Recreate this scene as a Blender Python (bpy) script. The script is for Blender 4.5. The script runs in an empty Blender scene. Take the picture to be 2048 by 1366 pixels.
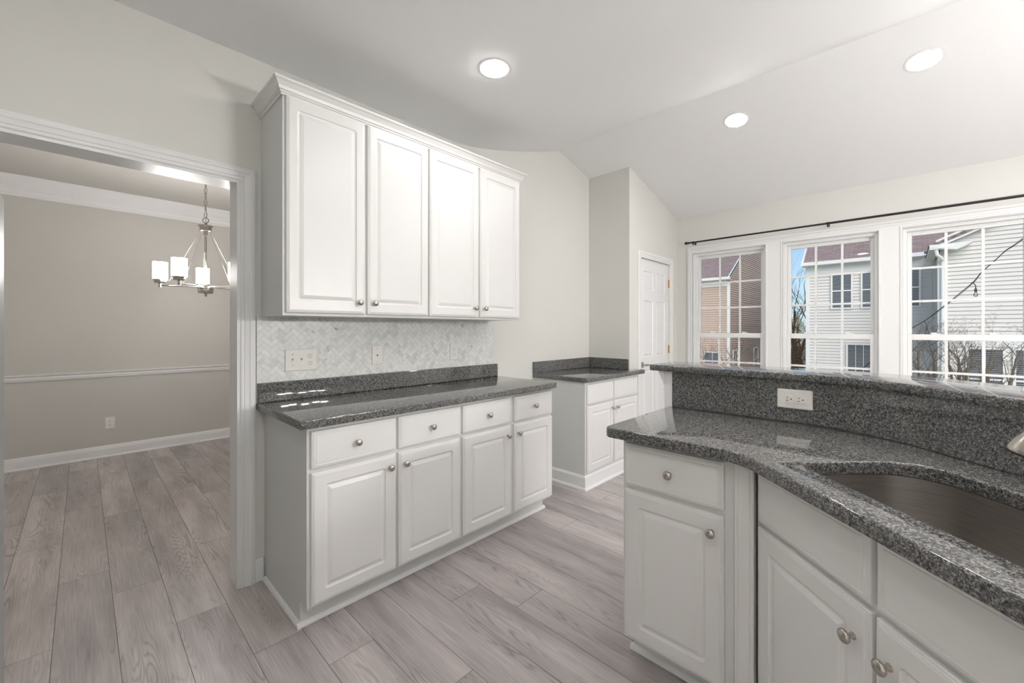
import bpy, bmesh, math, random
from mathutils import Vector, Matrix
random.seed(7)
R = math.radians
SC = bpy.context.scene
COL = SC.collection

# ---------------------------------------------------------------- camera
CAM_H = 1.294
cam_d = bpy.data.cameras.new('camera')
cam = bpy.data.objects.new('camera', cam_d)
COL.objects.link(cam)
cam_d.sensor_width = 36.0
cam_d.lens = 36.0 * 824.75 / 2048.0
cam_d.shift_y = -25.2 / 2048.0
cam_d.clip_start = 0.02
cam_d.clip_end = 400
cam.location = (0, 0, CAM_H)
cam.rotation_euler = (R(90), 0, math.atan2(791.15, 824.75) - R(90))
SC.camera = cam

# ---------------------------------------------------------------- world, sun, exposure
W = bpy.data.worlds.new('world')
SC.world = W
W.use_nodes = True
wn = W.node_tree
wn.nodes.clear()
sky = wn.nodes.new('ShaderNodeTexSky')
sky.sky_type = 'HOSEK_WILKIE'
sky.sun_direction = (-0.68, -0.42, 0.56)
sky.turbidity = 2.6
sky.ground_albedo = 0.35
bgn = wn.nodes.new('ShaderNodeBackground')
bgn.inputs['Strength'].default_value = 3.9
wo = wn.nodes.new('ShaderNodeOutputWorld')
wn.links.new(sky.outputs[0], bgn.inputs[0])
wn.links.new(bgn.outputs[0], wo.inputs[0])

sun_d = bpy.data.lights.new('sun', 'SUN')
sun_d.energy = 2.7
sun_d.angle = R(50)
sun_d.color = (1.0, 0.96, 0.9)
sun = bpy.data.objects.new('sun', sun_d)
COL.objects.link(sun)
sun.rotation_euler = Vector((-0.68, -0.42, 0.56)).to_track_quat('Z', 'Y').to_euler()

SC.view_settings.view_transform = 'Standard'
SC.view_settings.look = 'None'
SC.view_settings.gamma = 1.0
SC.view_settings.exposure = 0.16
SC.view_settings.use_curve_mapping = False
CAN_POWER = 80.0        # emission of each recessed light lens
SHADE_POWER = 50.0       # emission of each chandelier shade
try:
    SC.cycles.use_denoising = True
    SC.cycles.max_bounces = 8
    SC.cycles.diffuse_bounces = 4
    SC.cycles.use_adaptive_sampling = True
    SC.cycles.adaptive_threshold = 0.02
    SC.cycles.glossy_bounces = 4
    SC.cycles.transparent_max_bounces = 12
    SC.cycles.sample_clamp_indirect = 6
except Exception:
    pass

# ---------------------------------------------------------------- materials
def srgb(r, g, b):
    f = lambda c: (c / 255 / 12.92) if c / 255 <= 0.04045 else ((c / 255 + 0.055) / 1.055) ** 2.4
    return (f(r), f(g), f(b), 1.0)

class NT:
    def __init__(s, name):
        s.m = bpy.data.materials.new(name)
        s.m.use_nodes = True
        s.n = s.m.node_tree.nodes
        s.l = s.m.node_tree.links
        s.b = s.n['Principled BSDF']
    def new(s, t, **kw):
        n = s.n.new(t)
        for k, v in kw.items():
            setattr(n, k, v)
        return n
    def link(s, a, b):
        s.l.new(a, b)

def mat(name, col, rough=0.5, metal=0.0, spec=0.5, bump=0.0, bscale=200.0, mottle=0.0, coat=0.0):
    t = NT(name)
    b = t.b
    b.inputs['Base Color'].default_value = col
    b.inputs['Roughness'].default_value = rough
    b.inputs['Metallic'].default_value = metal
    b.inputs['Specular IOR Level'].default_value = spec
    b.inputs['Coat Weight'].default_value = coat
    tc = t.new('ShaderNodeTexCoord')
    nz = t.new('ShaderNodeTexNoise')
    nz.inputs['Scale'].default_value = bscale
    nz.inputs['Detail'].default_value = 3
    t.link(tc.outputs['Object'], nz.inputs['Vector'])
    if bump:
        bp = t.new('ShaderNodeBump')
        bp.inputs['Strength'].default_value = bump
        bp.inputs['Distance'].default_value = 0.001
        t.link(nz.outputs[0], bp.inputs['Height'])
        t.link(bp.outputs[0], b.inputs['Normal'])
    if mottle:
        n2 = t.new('ShaderNodeTexNoise')
        n2.inputs['Scale'].default_value = bscale / 30
        t.link(tc.outputs['Object'], n2.inputs['Vector'])
        mx = t.new('ShaderNodeMix', data_type='RGBA')
        mx.inputs[6].default_value = [c * (1 - mottle) for c in col[:3]] + [1]
        mx.inputs[7].default_value = [min(1, c * (1 + mottle)) for c in col[:3]] + [1]
        t.link(n2.outputs[0], mx.inputs[0])
        t.link(mx.outputs[2], b.inputs['Base Color'])
    return t.m

M = {}
M['wall'] = mat('wall_paint', srgb(225, 224, 219), 0.6, spec=0.3, bump=0.12, bscale=260)
M['ceil'] = mat('ceiling_paint', srgb(245, 245, 245), 0.8, spec=0.2, bump=0.15, bscale=220)
M['taupe'] = mat('dining_paint', srgb(206, 203, 198), 0.6, spec=0.3, bump=0.12, bscale=260)
M['trim'] = mat('trim_paint', srgb(240, 240, 240), 0.32, spec=0.5, bump=0.04, bscale=60)
M['cab'] = mat('cabinet_white', srgb(230, 229, 227), 0.33, spec=0.5, bump=0.03, bscale=90, mottle=0.01)
M['cabside'] = mat('cabinet_side', srgb(221, 222, 220), 0.4, spec=0.45, bump=0.03, bscale=90)
M['nickel'] = mat('satin_nickel', srgb(188, 182, 174), 0.27, metal=1.0, bump=0.03, bscale=300)
M['brass'] = mat('brass', srgb(190, 150, 100), 0.3, metal=1.0)
M['black'] = mat('black_iron', srgb(28, 27, 28), 0.45, spec=0.4)
M['dark'] = mat('dark_slot', srgb(25, 24, 23), 0.7)
M['plate'] = mat('plastic_plate', srgb(238, 235, 229), 0.35)
M['vinyl'] = mat('window_vinyl', srgb(240, 241, 240), 0.35)
M['rubber'] = mat('cable_rubber', srgb(52, 50, 52), 0.6)

M['fridge'] = mat('appliance_paint', srgb(150, 154, 152), 0.35)
M['soil'] = mat('lawn_ground', srgb(150, 148, 120), 0.95, mottle=0.2, bscale=60)
M['bark'] = mat('bark', srgb(112, 98, 82), 0.9, mottle=0.15, bscale=200)
M['barkd'] = mat('bark_grey', srgb(98, 84, 74), 0.9, mottle=0.15, bscale=200)
M['berry'] = mat('berry', srgb(84, 50, 48), 0.6)
M['gold'] = mat('autumn_leaf', srgb(176, 138, 62), 0.8, mottle=0.35, bscale=150)
M['gutter'] = mat('gutter_white', srgb(232, 230, 228), 0.5)
M['tape'] = mat('blind_slat', srgb(158, 162, 168), 0.6)

def emit(name, col, power):
    t = NT(name)
    t.b.inputs['Base Color'].default_value = (0.9, 0.9, 0.9, 1)
    t.b.inputs['Emission Color'].default_value = col
    t.b.inputs['Emission Strength'].default_value = power
    return t.m
M['lens'] = emit('lamp_lens', (1.0, 0.985, 0.978, 1), CAN_POWER)
M['shade'] = emit('lamp_shade_glass', (1.0, 0.968, 0.94, 1), SHADE_POWER)

def ramp(t, stops, interp='LINEAR'):
    r = t.new('ShaderNodeValToRGB')
    r.color_ramp.interpolation = interp
    e = r.color_ramp.elements
    while len(e) < len(stops):
        e.new(0.5)
    for i, (p, c) in enumerate(stops):
        e[i].position = p
        e[i].color = c
    return r

def granite():
    t = NT('granite')
    tc = t.new('ShaderNodeTexCoord')
    nz = t.new('ShaderNodeTexNoise')
    nz.inputs['Scale'].default_value = 120
    nz.inputs['Detail'].default_value = 4
    nz.inputs['Roughness'].default_value = 0.6
    t.link(tc.outputs['Object'], nz.inputs['Vector'])
    # crystals
    add = t.new('ShaderNodeMix', data_type='VECTOR')
    add.inputs[0].default_value = 0.012
    t.link(tc.outputs['Object'], add.inputs[4])
    t.link(nz.outputs['Color'], add.inputs[5])
    v = t.new('ShaderNodeTexVoronoi')
    v.inputs['Scale'].default_value = 390
    t.link(add.outputs[1], v.inputs['Vector'])
    sep = t.new('ShaderNodeSeparateColor')
    t.link(v.outputs['Color'], sep.inputs[0])
    r1 = ramp(t, [(0.0, srgb(44, 45, 47)), (0.26, srgb(74, 75, 77)), (0.48, srgb(101, 102, 102)), (0.74, srgb(128, 128, 126)), (0.91, srgb(156, 155, 152)), (0.985, srgb(168, 158, 146))])
    t.link(sep.outputs[0], r1.inputs[0])
    # larger dark and tan clusters
    v2 = t.new('ShaderNodeTexNoise')
    v2.inputs['Scale'].default_value = 110
    v2.inputs['Detail'].default_value = 2
    t.link(tc.outputs['Object'], v2.inputs['Vector'])
    r2 = ramp(t, [(0.40, (0.35, 0.36, 0.37, 1)), (0.52, (1, 1, 1, 1))])
    t.link(v2.outputs[0], r2.inputs[0])
    mul = t.new('ShaderNodeMix', data_type='RGBA', blend_type='MULTIPLY')
    mul.inputs[0].default_value = 0.75
    t.link(r1.outputs[0], mul.inputs[6])
    t.link(r2.outputs[0], mul.inputs[7])
    v3 = t.new('ShaderNodeTexNoise')
    v3.inputs['Scale'].default_value = 34
    v3.inputs['Detail'].default_value = 3
    t.link(tc.outputs['Object'], v3.inputs['Vector'])
    r3 = ramp(t, [(0.68, (0, 0, 0, 1)), (0.80, (1, 1, 1, 1))])
    t.link(v3.outputs[0], r3.inputs[0])
    mx = t.new('ShaderNodeMix', data_type='RGBA')
    t.link(r3.outputs[0], mx.inputs[0])
    t.link(mul.outputs[2], mx.inputs[6])
    mx.inputs[7].default_value = srgb(150, 140, 118)
    t.link(mx.outputs[2], t.b.inputs['Base Color'])
    t.b.inputs['Roughness'].default_value = 0.035
    t.b.inputs['Specular IOR Level'].default_value = 0.62
    return t.m
M['granite'] = granite()

def steel():
    t = NT('brushed_steel')
    tc = t.new('ShaderNodeTexCoord')
    mp = t.new('ShaderNodeMapping')
    mp.inputs['Scale'].default_value = (4, 4, 400)
    nz = t.new('ShaderNodeTexNoise')
    nz.inputs['Scale'].default_value = 3
    nz.inputs['Detail'].default_value = 5
    t.link(tc.outputs['Object'], mp.inputs[0])
    t.link(mp.outputs[0], nz.inputs['Vector'])
    r = ramp(t, [(0.3, srgb(150, 145, 141)), (0.7, srgb(182, 177, 172))])
    t.link(nz.outputs[0], r.inputs[0])
    t.link(r.outputs[0], t.b.inputs['Base Color'])
    t.b.inputs['Metallic'].default_value = 1
    t.b.inputs['Roughness'].default_value = 0.42
    return t.m
M['steel'] = steel()

def floor_mat():
    t = NT('oak_planks')
    uv = t.new('ShaderNodeUVMap', uv_map='UVMap')
    at = t.new('ShaderNodeAttribute', attribute_name='rnd')
    # contour lines of a stretched noise field = cathedral grain
    mp = t.new('ShaderNodeMapping')
    mp.inputs['Scale'].default_value = (7.5, 0.62, 1)
    nz = t.new('ShaderNodeTexNoise')
    nz.inputs['Scale'].default_value = 1.0
    nz.inputs['Detail'].default_value = 2.2
    nz.inputs['Roughness'].default_value = 0.5
    nz.inputs['Distortion'].default_value = 0.35
    t.link(uv.outputs[0], mp.inputs[0])
    t.link(mp.outputs[0], nz.inputs['Vector'])
    mul = t.new('ShaderNodeMath', operation='MULTIPLY')
    mul.inputs[1].default_value = 230.0
    t.link(nz.outputs[0], mul.inputs[0])
    sn = t.new('ShaderNodeMath', operation='SINE')
    t.link(mul.outputs[0], sn.inputs[0])
    rg = ramp(t, [(0.0, (0, 0, 0, 1)), (0.62, (0.12, 0.12, 0.12, 1)), (1.0, (1, 1, 1, 1))])
    m01 = t.new('ShaderNodeMath', operation='MULTIPLY_ADD')
    m01.inputs[1].default_value = 0.5
    m01.inputs[2].default_value = 0.5
    t.link(sn.outputs[0], m01.inputs[0])
    t.link(m01.outputs[0], rg.inputs[0])
    # mask where grain is strong (knot zone along the plank centre)
    mp3 = t.new('ShaderNodeMapping')
    mp3.inputs['Scale'].default_value = (9, 0.9, 1)
    n3 = t.new('ShaderNodeTexNoise')
    n3.inputs['Scale'].default_value = 1.0
    n3.inputs['Detail'].default_value = 1
    t.link(uv.outputs[0], mp3.inputs[0])
    t.link(mp3.outputs[0], n3.inputs['Vector'])
    rm = ramp(t, [(0.45, (0.10, 0.10, 0.10, 1)), (0.62, (1, 1, 1, 1))])
    t.link(n3.outputs[0], rm.inputs[0])
    gm = t.new('ShaderNodeMath', operation='MULTIPLY')
    t.link(rg.outputs[0], gm.inputs[0])
    t.link(rm.outputs[0], gm.inputs[1])
    # fine fibres
    mp2 = t.new('ShaderNodeMapping')
    mp2.inputs['Scale'].default_value = (160, 5, 1)
    n2 = t.new('ShaderNodeTexNoise')
    n2.inputs['Scale'].default_value = 1.0
    n2.inputs['Detail'].default_value = 4
    t.link(uv.outputs[0], mp2.inputs[0])
    t.link(mp2.outputs[0], n2.inputs['Vector'])
    # broad tone
    mp4 = t.new('ShaderNodeMapping')
    mp4.inputs['Scale'].default_value = (10, 1.3, 1)
    n4 = t.new('ShaderNodeTexNoise')
    n4.inputs['Scale'].default_value = 1.0
    n4.inputs['Detail'].default_value = 3
    t.link(uv.outputs[0], mp4.inputs[0])
    t.link(mp4.outputs[0], n4.inputs['Vector'])
    base = ramp(t, [(0.30, srgb(166, 159, 157)), (0.70, srgb(208, 200, 197))])
    t.link(n4.outputs[0], base.inputs[0])
    pr = ramp(t, [(0.0, (0.86, 0.86, 0.87, 1)), (1.0, (1.10, 1.09, 1.08, 1))])
    t.link(at.outputs['Fac'], pr.inputs[0])
    m1 = t.new('ShaderNodeMix', data_type='RGBA', blend_type='MULTIPLY')
    m1.inputs[0].default_value = 1
    t.link(base.outputs[0], m1.inputs[6])
    t.link(pr.outputs[0], m1.inputs[7])
    fr = ramp(t, [(0.3, (0.83, 0.83, 0.83, 1)), (0.7, (1.08, 1.08, 1.08, 1))])
    t.link(n2.outputs[0], fr.inputs[0])
    m2 = t.new('ShaderNodeMix', data_type='RGBA', blend_type='MULTIPLY')
    m2.inputs[0].default_value = 1
    t.link(m1.outputs[2], m2.inputs[6])
    t.link(fr.outputs[0], m2.inputs[7])
    m3 = t.new('ShaderNodeMix', data_type='RGBA')
    sc = t.new('ShaderNodeMath', operation='MULTIPLY')
    sc.inputs[1].default_value = 0.42
    t.link(gm.outputs[0], sc.inputs[0])
    t.link(sc.outputs[0], m3.inputs[0])
    t.link(m2.outputs[2], m3.inputs[6])
    m3.inputs[7].default_value = srgb(98, 90, 88)
    t.link(m3.outputs[2], t.b.inputs['Base Color'])
    t.b.inputs['Roughness'].default_value = 0.36
    t.b.inputs['Specular IOR Level'].default_value = 0.4
    bp = t.new('ShaderNodeBump')
    bp.inputs['Strength'].default_value = 0.12
    bp.inputs['Distance'].default_value = 0.0008
    t.link(gm.outputs[0], bp.inputs['Height'])
    t.link(bp.outputs[0], t.b.inputs['Normal'])
    return t.m
M['floor'] = floor_mat()
M['seam'] = mat('plank_seam', srgb(92, 76, 66), 0.8)

def marble():
    t = NT('marble_tile')
    at = t.new('ShaderNodeAttribute', attribute_name='rnd')
    tc = t.new('ShaderNodeTexCoord')
    off = t.new('ShaderNodeVectorMath', operation='MULTIPLY_ADD')
    cmb = t.new('ShaderNodeCombineXYZ')
    t.link(at.outputs['Fac'], cmb.inputs[0])
    t.link(at.outputs['Fac'], cmb.inputs[1])
    t.link(cmb.outputs[0], off.inputs[0])
    off.inputs[1].default_value = (13, 29, 7)
    t.link(tc.outputs['Object'], off.inputs[2])
    nz = t.new('ShaderNodeTexNoise')
    nz.inputs['Scale'].default_value = 11
    nz.inputs['Detail'].default_value = 5
    nz.inputs['Distortion'].default_value = 1.2
    t.link(off.outputs[0], nz.inputs['Vector'])
    r = ramp(t, [(0.25, srgb(128, 130, 130)), (0.30, srgb(214, 216, 215)), (0.50, srgb(234, 235, 233)), (0.75, srgb(242, 242, 240))])
    t.link(nz.outputs[0], r.inputs[0])
    pr = ramp(t, [(0.0, (0.84, 0.85, 0.85, 1)), (0.12, (0.95, 0.955, 0.95, 1)), (1.0, (1.01, 1.01, 1.0, 1))])
    t.link(at.outputs['Fac'], pr.inputs[0])
    m1 = t.new('ShaderNodeMix', data_type='RGBA', blend_type='MULTIPLY')
    m1.inputs[0].default_value = 1
    t.link(r.outputs[0], m1.inputs[6])
    t.link(pr.outputs[0], m1.inputs[7])
    t.link(m1.outputs[2], t.b.inputs['Base Color'])
    t.b.inputs['Roughness'].default_value = 0.3
    return t.m
M['marble'] = marble()
M['grout'] = mat('grout', srgb(196, 197, 194), 0.9)

def shingle():
    t = NT('roof_shingles')
    uv = t.new('ShaderNodeUVMap', uv_map='UVMap')
    br = t.new('ShaderNodeTexBrick')
    br.inputs['Scale'].default_value = 1.0
    br.inputs['Brick Width'].default_value = 0.26
    br.inputs['Row Height'].default_value = 0.10
    br.inputs['Mortar Size'].default_value = 0.007
    br.inputs['Color1'].default_value = srgb(158, 138, 136)
    br.inputs['Color2'].default_value = srgb(138, 120, 120)
    br.inputs['Mortar'].default_value = srgb(110, 96, 98)
    t.link(uv.outputs[0], br.inputs['Vector'])
    t.link(br.outputs[0], t.b.inputs['Base Color'])
    t.b.inputs['Roughness'].default_value = 0.95
    return t.m
M['shingle'] = shingle()
M['cream'] = mat('siding_cream', srgb(221, 215, 211), 0.7)
M['tan'] = mat('siding_tan', srgb(196, 172, 158), 0.7)

def glass(name, tint=(1, 1, 1, 1), refl=1.0):
    t = NT(name)
    t.n.remove(t.b)
    out = [n for n in t.n if n.type == 'OUTPUT_MATERIAL'][0]
    tr = t.new('ShaderNodeBsdfTransparent')
    tr.inputs[0].default_value = tint
    gl = t.new('ShaderNodeBsdfGlossy')
    gl.inputs['Roughness'].default_value = 0.0
    fr = t.new('ShaderNodeFresnel')
    fr.inputs['IOR'].default_value = 1.45
    mx = t.new('ShaderNodeMixShader')
    t.link(fr.outputs[0], mx.inputs[0])
    t.link(tr.outputs[0], mx.inputs[1])
    t.link(gl.outputs[0], mx.inputs[2])
    t.link(mx.outputs[0], out.inputs[0])
    return t.m
M['glass'] = glass('window_glass')
M['bulb'] = glass('bulb_glass', (0.86, 0.80, 0.76, 1))
M['farglass'] = mat('far_window_glass', srgb(60, 66, 74), 0.08, spec=0.5)
M['frost'] = M['shade']

# ---------------------------------------------------------------- mesh helpers
def finish(name, bm, m, parent=None, smooth=None, loc=None, rotz=None):
    bmesh.ops.recalc_face_normals(bm, faces=bm.faces[:])
    me = bpy.data.meshes.new(name)
    bm.to_mesh(me)
    bm.free()
    for x in (m if isinstance(m, (list, tuple)) else [m]):
        me.materials.append(x)
    o = bpy.data.objects.new(name, me)
    COL.objects.link(o)
    if smooth is not None:
        for p in me.polygons:
            p.use_smooth = True
        md = None
        try:
            me.set_sharp_from_angle(angle=R(smooth))
        except Exception:
            pass
    if parent is not None:
        o.parent = parent
    if loc is not None:
        o.location = loc
    if rotz is not None:
        o.rotation_euler = (0, 0, rotz)
    return o

def box(bm, x0, x1, y0, y1, z0, z1, bev=0.0, mi=0):
    xs, ys, zs = sorted((x0, x1)), sorted((y0, y1)), sorted((z0, z1))
    v = [bm.verts.new((x, y, z)) for x in xs for y in ys for z in zs]
    idx = [(0, 1, 3, 2), (4, 6, 7, 5), (0, 4, 5, 1), (2, 3, 7, 6), (0, 2, 6, 4), (1, 5, 7, 3)]
    fs = [bm.faces.new([v[i] for i in f]) for f in idx]
    for f in fs:
        f.material_index = mi
    if bev:
        bmesh.ops.bevel(bm, geom=list({e for f in fs for e in f.edges}), offset=bev, segments=2, affect='EDGES', profile=0.5)
    return fs

def boxobj(name, m, parent, *a, bev=0.0, **kw):
    bm = bmesh.new()
    box(bm, *a, bev=bev)
    return finish(name, bm, m, parent, **kw)

def tube(bm, pts, r, seg=10, cap=True, closed=False):
    """tube along a list of points; r a number or one radius per point"""
    pts = [Vector(p) for p in pts]
    n = len(pts)
    rr = r if isinstance(r, (list, tuple)) else [r] * n
    rings = []
    up = None
    for i, p in enumerate(pts):
        if closed:
            d = (pts[(i + 1) % n] - pts[i - 1]).normalized()
        else:
            d = (pts[min(i + 1, n - 1)] - pts[max(i - 1, 0)]).normalized()
        if up is None:
            up = Vector((0, 0, 1)) if abs(d.z) < 0.9 else Vector((1, 0, 0))
        a = d.cross(up)
        if a.length < 1e-4:
            a = d.cross(Vector((0, 1, 0)))
        a.normalize()
        b = a.cross(d).normalized()
        up = b
        rings.append([bm.verts.new(p + rr[i] * (math.cos(t) * a + math.sin(t) * b)) for t in [2 * math.pi * k / seg for k in range(seg)]])
    m = n if closed else n - 1
    for i in range(m):
        A, B = rings[i], rings[(i + 1) % n]
        for k in range(seg):
            bm.faces.new((A[k], A[(k + 1) % seg], B[(k + 1) % seg], B[k]))
    if cap and not closed:
        bm.faces.new(rings[0])
        bm.faces.new(rings[-1])

def lathe(bm, prof, M4=None, seg=20, cap=True):
    """prof: (radius, height) pairs about local z, transformed by M4"""
    M4 = M4 or Matrix()
    rings = []
    for r, z in prof:
        rings.append([bm.verts.new(M4 @ Vector((r * math.cos(2 * math.pi * k / seg), r * math.sin(2 * math.pi * k / seg), z))) for k in range(seg)])
    for A, B in zip(rings, rings[1:]):
        for k in range(seg):
            bm.faces.new((A[k], A[(k + 1) % seg], B[(k + 1) % seg], B[k]))
    if cap:
        bm.faces.new(rings[0])
        bm.faces.new(rings[-1])

def prism(bm, poly, axis, a, b, mi=0):
    """extrude polygon; axis 'x': poly=(y,z); 'y': (x,z); 'z': (x,y)"""
    def P(u, v, w):
        return {'x': (w, u, v), 'y': (u, w, v), 'z': (u, v, w)}[axis]
    A = [bm.verts.new(P(u, v, a)) for u, v in poly]
    B = [bm.verts.new(P(u, v, b)) for u, v in poly]
    n = len(poly)
    fs = [bm.faces.new(A), bm.faces.new(B)]
    for i in range(n):
        fs.append(bm.faces.new((A[i], A[(i + 1) % n], B[(i + 1) % n], B[i])))
    for f in fs:
        f.material_index = mi
    return fs

def rrect(x0, x1, z0, z1, r, n=4):
    r = max(r, 0.0003)
    pts = []
    for cx, cz, a0 in ((x1 - r, z1 - r, 0), (x0 + r, z1 - r, 90), (x0 + r, z0 + r, 180), (x1 - r, z0 + r, 270)):
        for k in range(n + 1):
            a = R(a0 + 90 * k / n)
            pts.append((cx + r * math.cos(a), cz + r * math.sin(a)))
    return pts

def panel(bm, w, h, rings, x=0, z=0, y=0, xo=0.0):
    """stacked rounded rectangles: rings = (inset, y, corner radius), front towards -y"""
    prev = None
    first = None
    for ins, yy, rad in rings:
        loop = [bm.verts.new((x + u, y + yy, z + v)) for u, v in rrect(ins - (xo if ins > 0.03 else 0), w - ins + (xo if ins > 0.03 else 0), ins, h - ins, rad)]
        if prev:
            n = len(loop)
            for k in range(n):
                bm.faces.new((prev[k], prev[(k + 1) % n], loop[(k + 1) % n], loop[k]))
        else:
            first = loop
        prev = loop
    bm.faces.new(prev)
    bm.faces.new(first)

T = 0.019
EDGE = [(0, 0, 0.001), (0, -0.012, 0.001), (0.002, -0.0145, 0.001), (0.006, -0.0150, 0.001), (0.0075, -0.0172, 0.001), (0.0115, -0.0176, 0.001), (0.013, -T, 0.001)]
def door_rings(fr=0.056):
    return EDGE + [(fr, -T, 0.012), (fr + 0.003, -0.0148, 0.011), (fr + 0.009, -0.0125, 0.009), (fr + 0.013, -0.0135, 0.004), (fr + 0.020, -0.0165, 0.001), (fr + 0.026, -0.0182, 0.001), (fr + 0.028, -0.0190, 0.001)]

def tag(o, label=None, cat=None, group=None, kind=None):
    if label:
        o['label'] = label
    if cat:
        o['category'] = cat
    if group:
        o['group'] = group
    if kind:
        o['kind'] = kind
    return o

def thing(name, label, cat, loc=(0, 0, 0), rotz=0, group=None):
    o = bpy.data.objects.new(name, None)
    o.empty_display_size = 0.05
    COL.objects.link(o)
    o.location = loc
    o.rotation_euler = (0, 0, rotz)
    return tag(o, label, cat, group)

def struct(name, bm, m, **kw):
    return tag(finish(name, bm, m, **kw), kind='structure')

def copy_tree(o, parent=None):
    c = o.copy()
    COL.objects.link(c)
    if parent is not None:
        c.parent = parent
    for ch in list(o.children):
        copy_tree(ch, c)
    return c

# ================================================================ key dimensions
D = 2.412          # left wall plane (y)
XW = 4.82          # window wall plane (x)
XN = 3.68          # nook return wall
YP = 1.95          # pantry wall
ZC = 2.676         # flat ceiling
XK, XR, ZR = 1.95, 3.165, 3.0
ZW = 2.577
XB, YB = -0.95, -2.9   # walls behind the camera
YD = 5.86          # dining back wall
XDL, XDR = -1.10, 3.0
OX0, OX1, OZ = -0.72, 0.547, 2.035   # dining opening

# ---------------------------------------------------------------- floor
def build_floor():
    bm = bmesh.new()
    uvl = bm.loops.layers.uv.new('UVMap')
    rl = bm.faces.layers.float.new('rnd')
    pw, pl, x00 = 0.1851, 1.19, 0.102
    ph = {-3: 5.415, -2: 4.874, -1: 4.281, 0: 5.173, 1: 4.70, 2: 4.255, 3: 3.985, 4: 1.191, 5: 1.93, 6: 1.561, 7: 1.31, 8: 0.75, 9: 2.03, 10: 1.0, 11: 1.62, 12: 0.9, 13: 2.2, 14: 1.675}
    g = 0.0009
    y0f, y1f = YB, YD + 0.02
    for k in range(-6, 27):
        xa, xb = x00 + pw * k, x00 + pw * (k + 1)
        if xb < XB or xa > XW:
            continue
        xa_, xb_ = max(xa, XB), min(xb, XW)
        p = ph.get(k, random.uniform(0, pl))
        y = p - math.ceil((p - y0f) / pl + 1) * pl
        while y < y1f:
            ya, yb = max(y, y0f), min(y + pl, y1f)
            if yb - ya > 0.01:
                v = [bm.verts.new(c) for c in ((xa_ + g, ya + g, 0), (xb_ - g, ya + g, 0), (xb_ - g, yb - g, 0), (xa_ + g, yb - g, 0))]
                f = bm.faces.new(v)
                f[rl] = random.random()
                ou, ov = random.uniform(0, 50), random.uniform(0, 50)
                for lp in f.loops:
                    lp[uvl].uv = (lp.vert.co.x - xa + ou, lp.vert.co.y - y + ov)
            y += pl
    fs = box(bm, XB, XW, y0f, y1f, -0.06, -0.0012, mi=1)
    o = struct('floor', bm, [M['floor'], M['seam']])
    return o
build_floor()

# ---------------------------------------------------------------- walls
def wall_with_holes(name, m, axis, plane, thick, u0, u1, z0, ztop, holes):
    """ztop: list of (u, z) describing the top edge. A wall slab built from vertical strips around rectangular holes."""
    bm = bmesh.new()
    cuts = sorted({u0, u1, *[h[0] for h in holes], *[h[1] for h in holes], *[u for u, _ in ztop if u0 < u < u1]})
    def zt(u):
        for (ua, za), (ub, zb) in zip(ztop, ztop[1:]):
            if ua - 1e-6 <= u <= ub + 1e-6:
                return za + (zb - za) * (u - ua) / (ub - ua)
        return ztop[-1][1]
    for a, b in zip(cuts, cuts[1:]):
        hs = sorted([h for h in holes if h[0] <= a + 1e-6 and h[1] >= b - 1e-6], key=lambda h: h[2])
        z = z0
        for h in hs:
            if h[2] > z + 1e-5:
                prism(bm, [(a, z), (b, z), (b, h[2]), (a, h[2])], axis, plane, plane + thick)
            z = h[3]
        prism(bm, [(a, z), (b, z), (b, zt(b)), (a, zt(a))], axis, plane, plane + thick)
    bmesh.ops.remove_doubles(bm, verts=bm.verts[:], dist=1e-5)
    # drop the doubled internal faces between strips
    seen = {}
    for f in bm.faces:
        key = tuple(sorted(v.index for v in f.verts))
        seen.setdefault(key, []).append(f)
    bm.verts.index_update()
    dd = {}
    for f in bm.faces:
        dd.setdefault(frozenset(v.index for v in f.verts), []).append(f)
    bmesh.ops.delete(bm, geom=[f for L in dd.values() if len(L) > 1 for f in L], context='FACES_ONLY')
    return struct(name, bm, m)

WT = 0.125
NV = 14
ease = [(XK + (XR - XK) * k / NV, ZC + (ZR - ZC) * (k / NV) ** 1.3) for k in range(NV + 1)]
vault = [(XB - 0.2, ZC)] + ease + [(XW, ZW), (XW + 0.2, ZW - 0.05)]
wall_with_holes('wall_left', M['wall'], 'y', D, WT, XB, XN + WT, 0, vault, [(OX0, OX1, 0, OZ)])
# nook return and pantry wall (thin partition seen from the kitchen)
def zv(x):
    for (ua, za), (ub, zb) in zip(vault, vault[1:]):
        if ua <= x <= ub:
            return za + (zb - za) * (x - ua) / (ub - ua)
bm = bmesh.new()
prism(bm, [(XN, 0), (XN + 0.11, 0), (XN + 0.11, zv(XN + 0.11)), (XN, zv(XN))], 'y', YP, D)
struct('wall_nook', bm, M['wall'])
DX0, DX1, DZ = 3.905, 4.612, 2.02
wall_with_holes('wall_pantry', M['wall'], 'y', YP, 0.11, XN + 0.11, XW, 0, vault, [(DX0, DX1, 0, DZ)])
WINS = [(1.041, 1.765), (0.181, 0.897), (-0.689, 0.033)]
WZ0, WZ1 = 0.325, 2.150
wall_with_holes('wall_right', M['wall'], 'x', XW, 0.16, YB, D + WT, 0, [(YB, ZW), (D + WT, ZW)], [(a, b, WZ0, WZ1) for a, b in WINS] + [(-1.559, -0.837, WZ0, WZ1)])
bm = bmesh.new(); box(bm, XB - 0.1, XB, YB, D, 0, ZC); struct('wall_back', bm, M['wall'])
wall_with_holes('wall_front', M['wall'], 'y', YB - 0.12, 0.12, XB - 0.1, XW, 0, vault, [])
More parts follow.
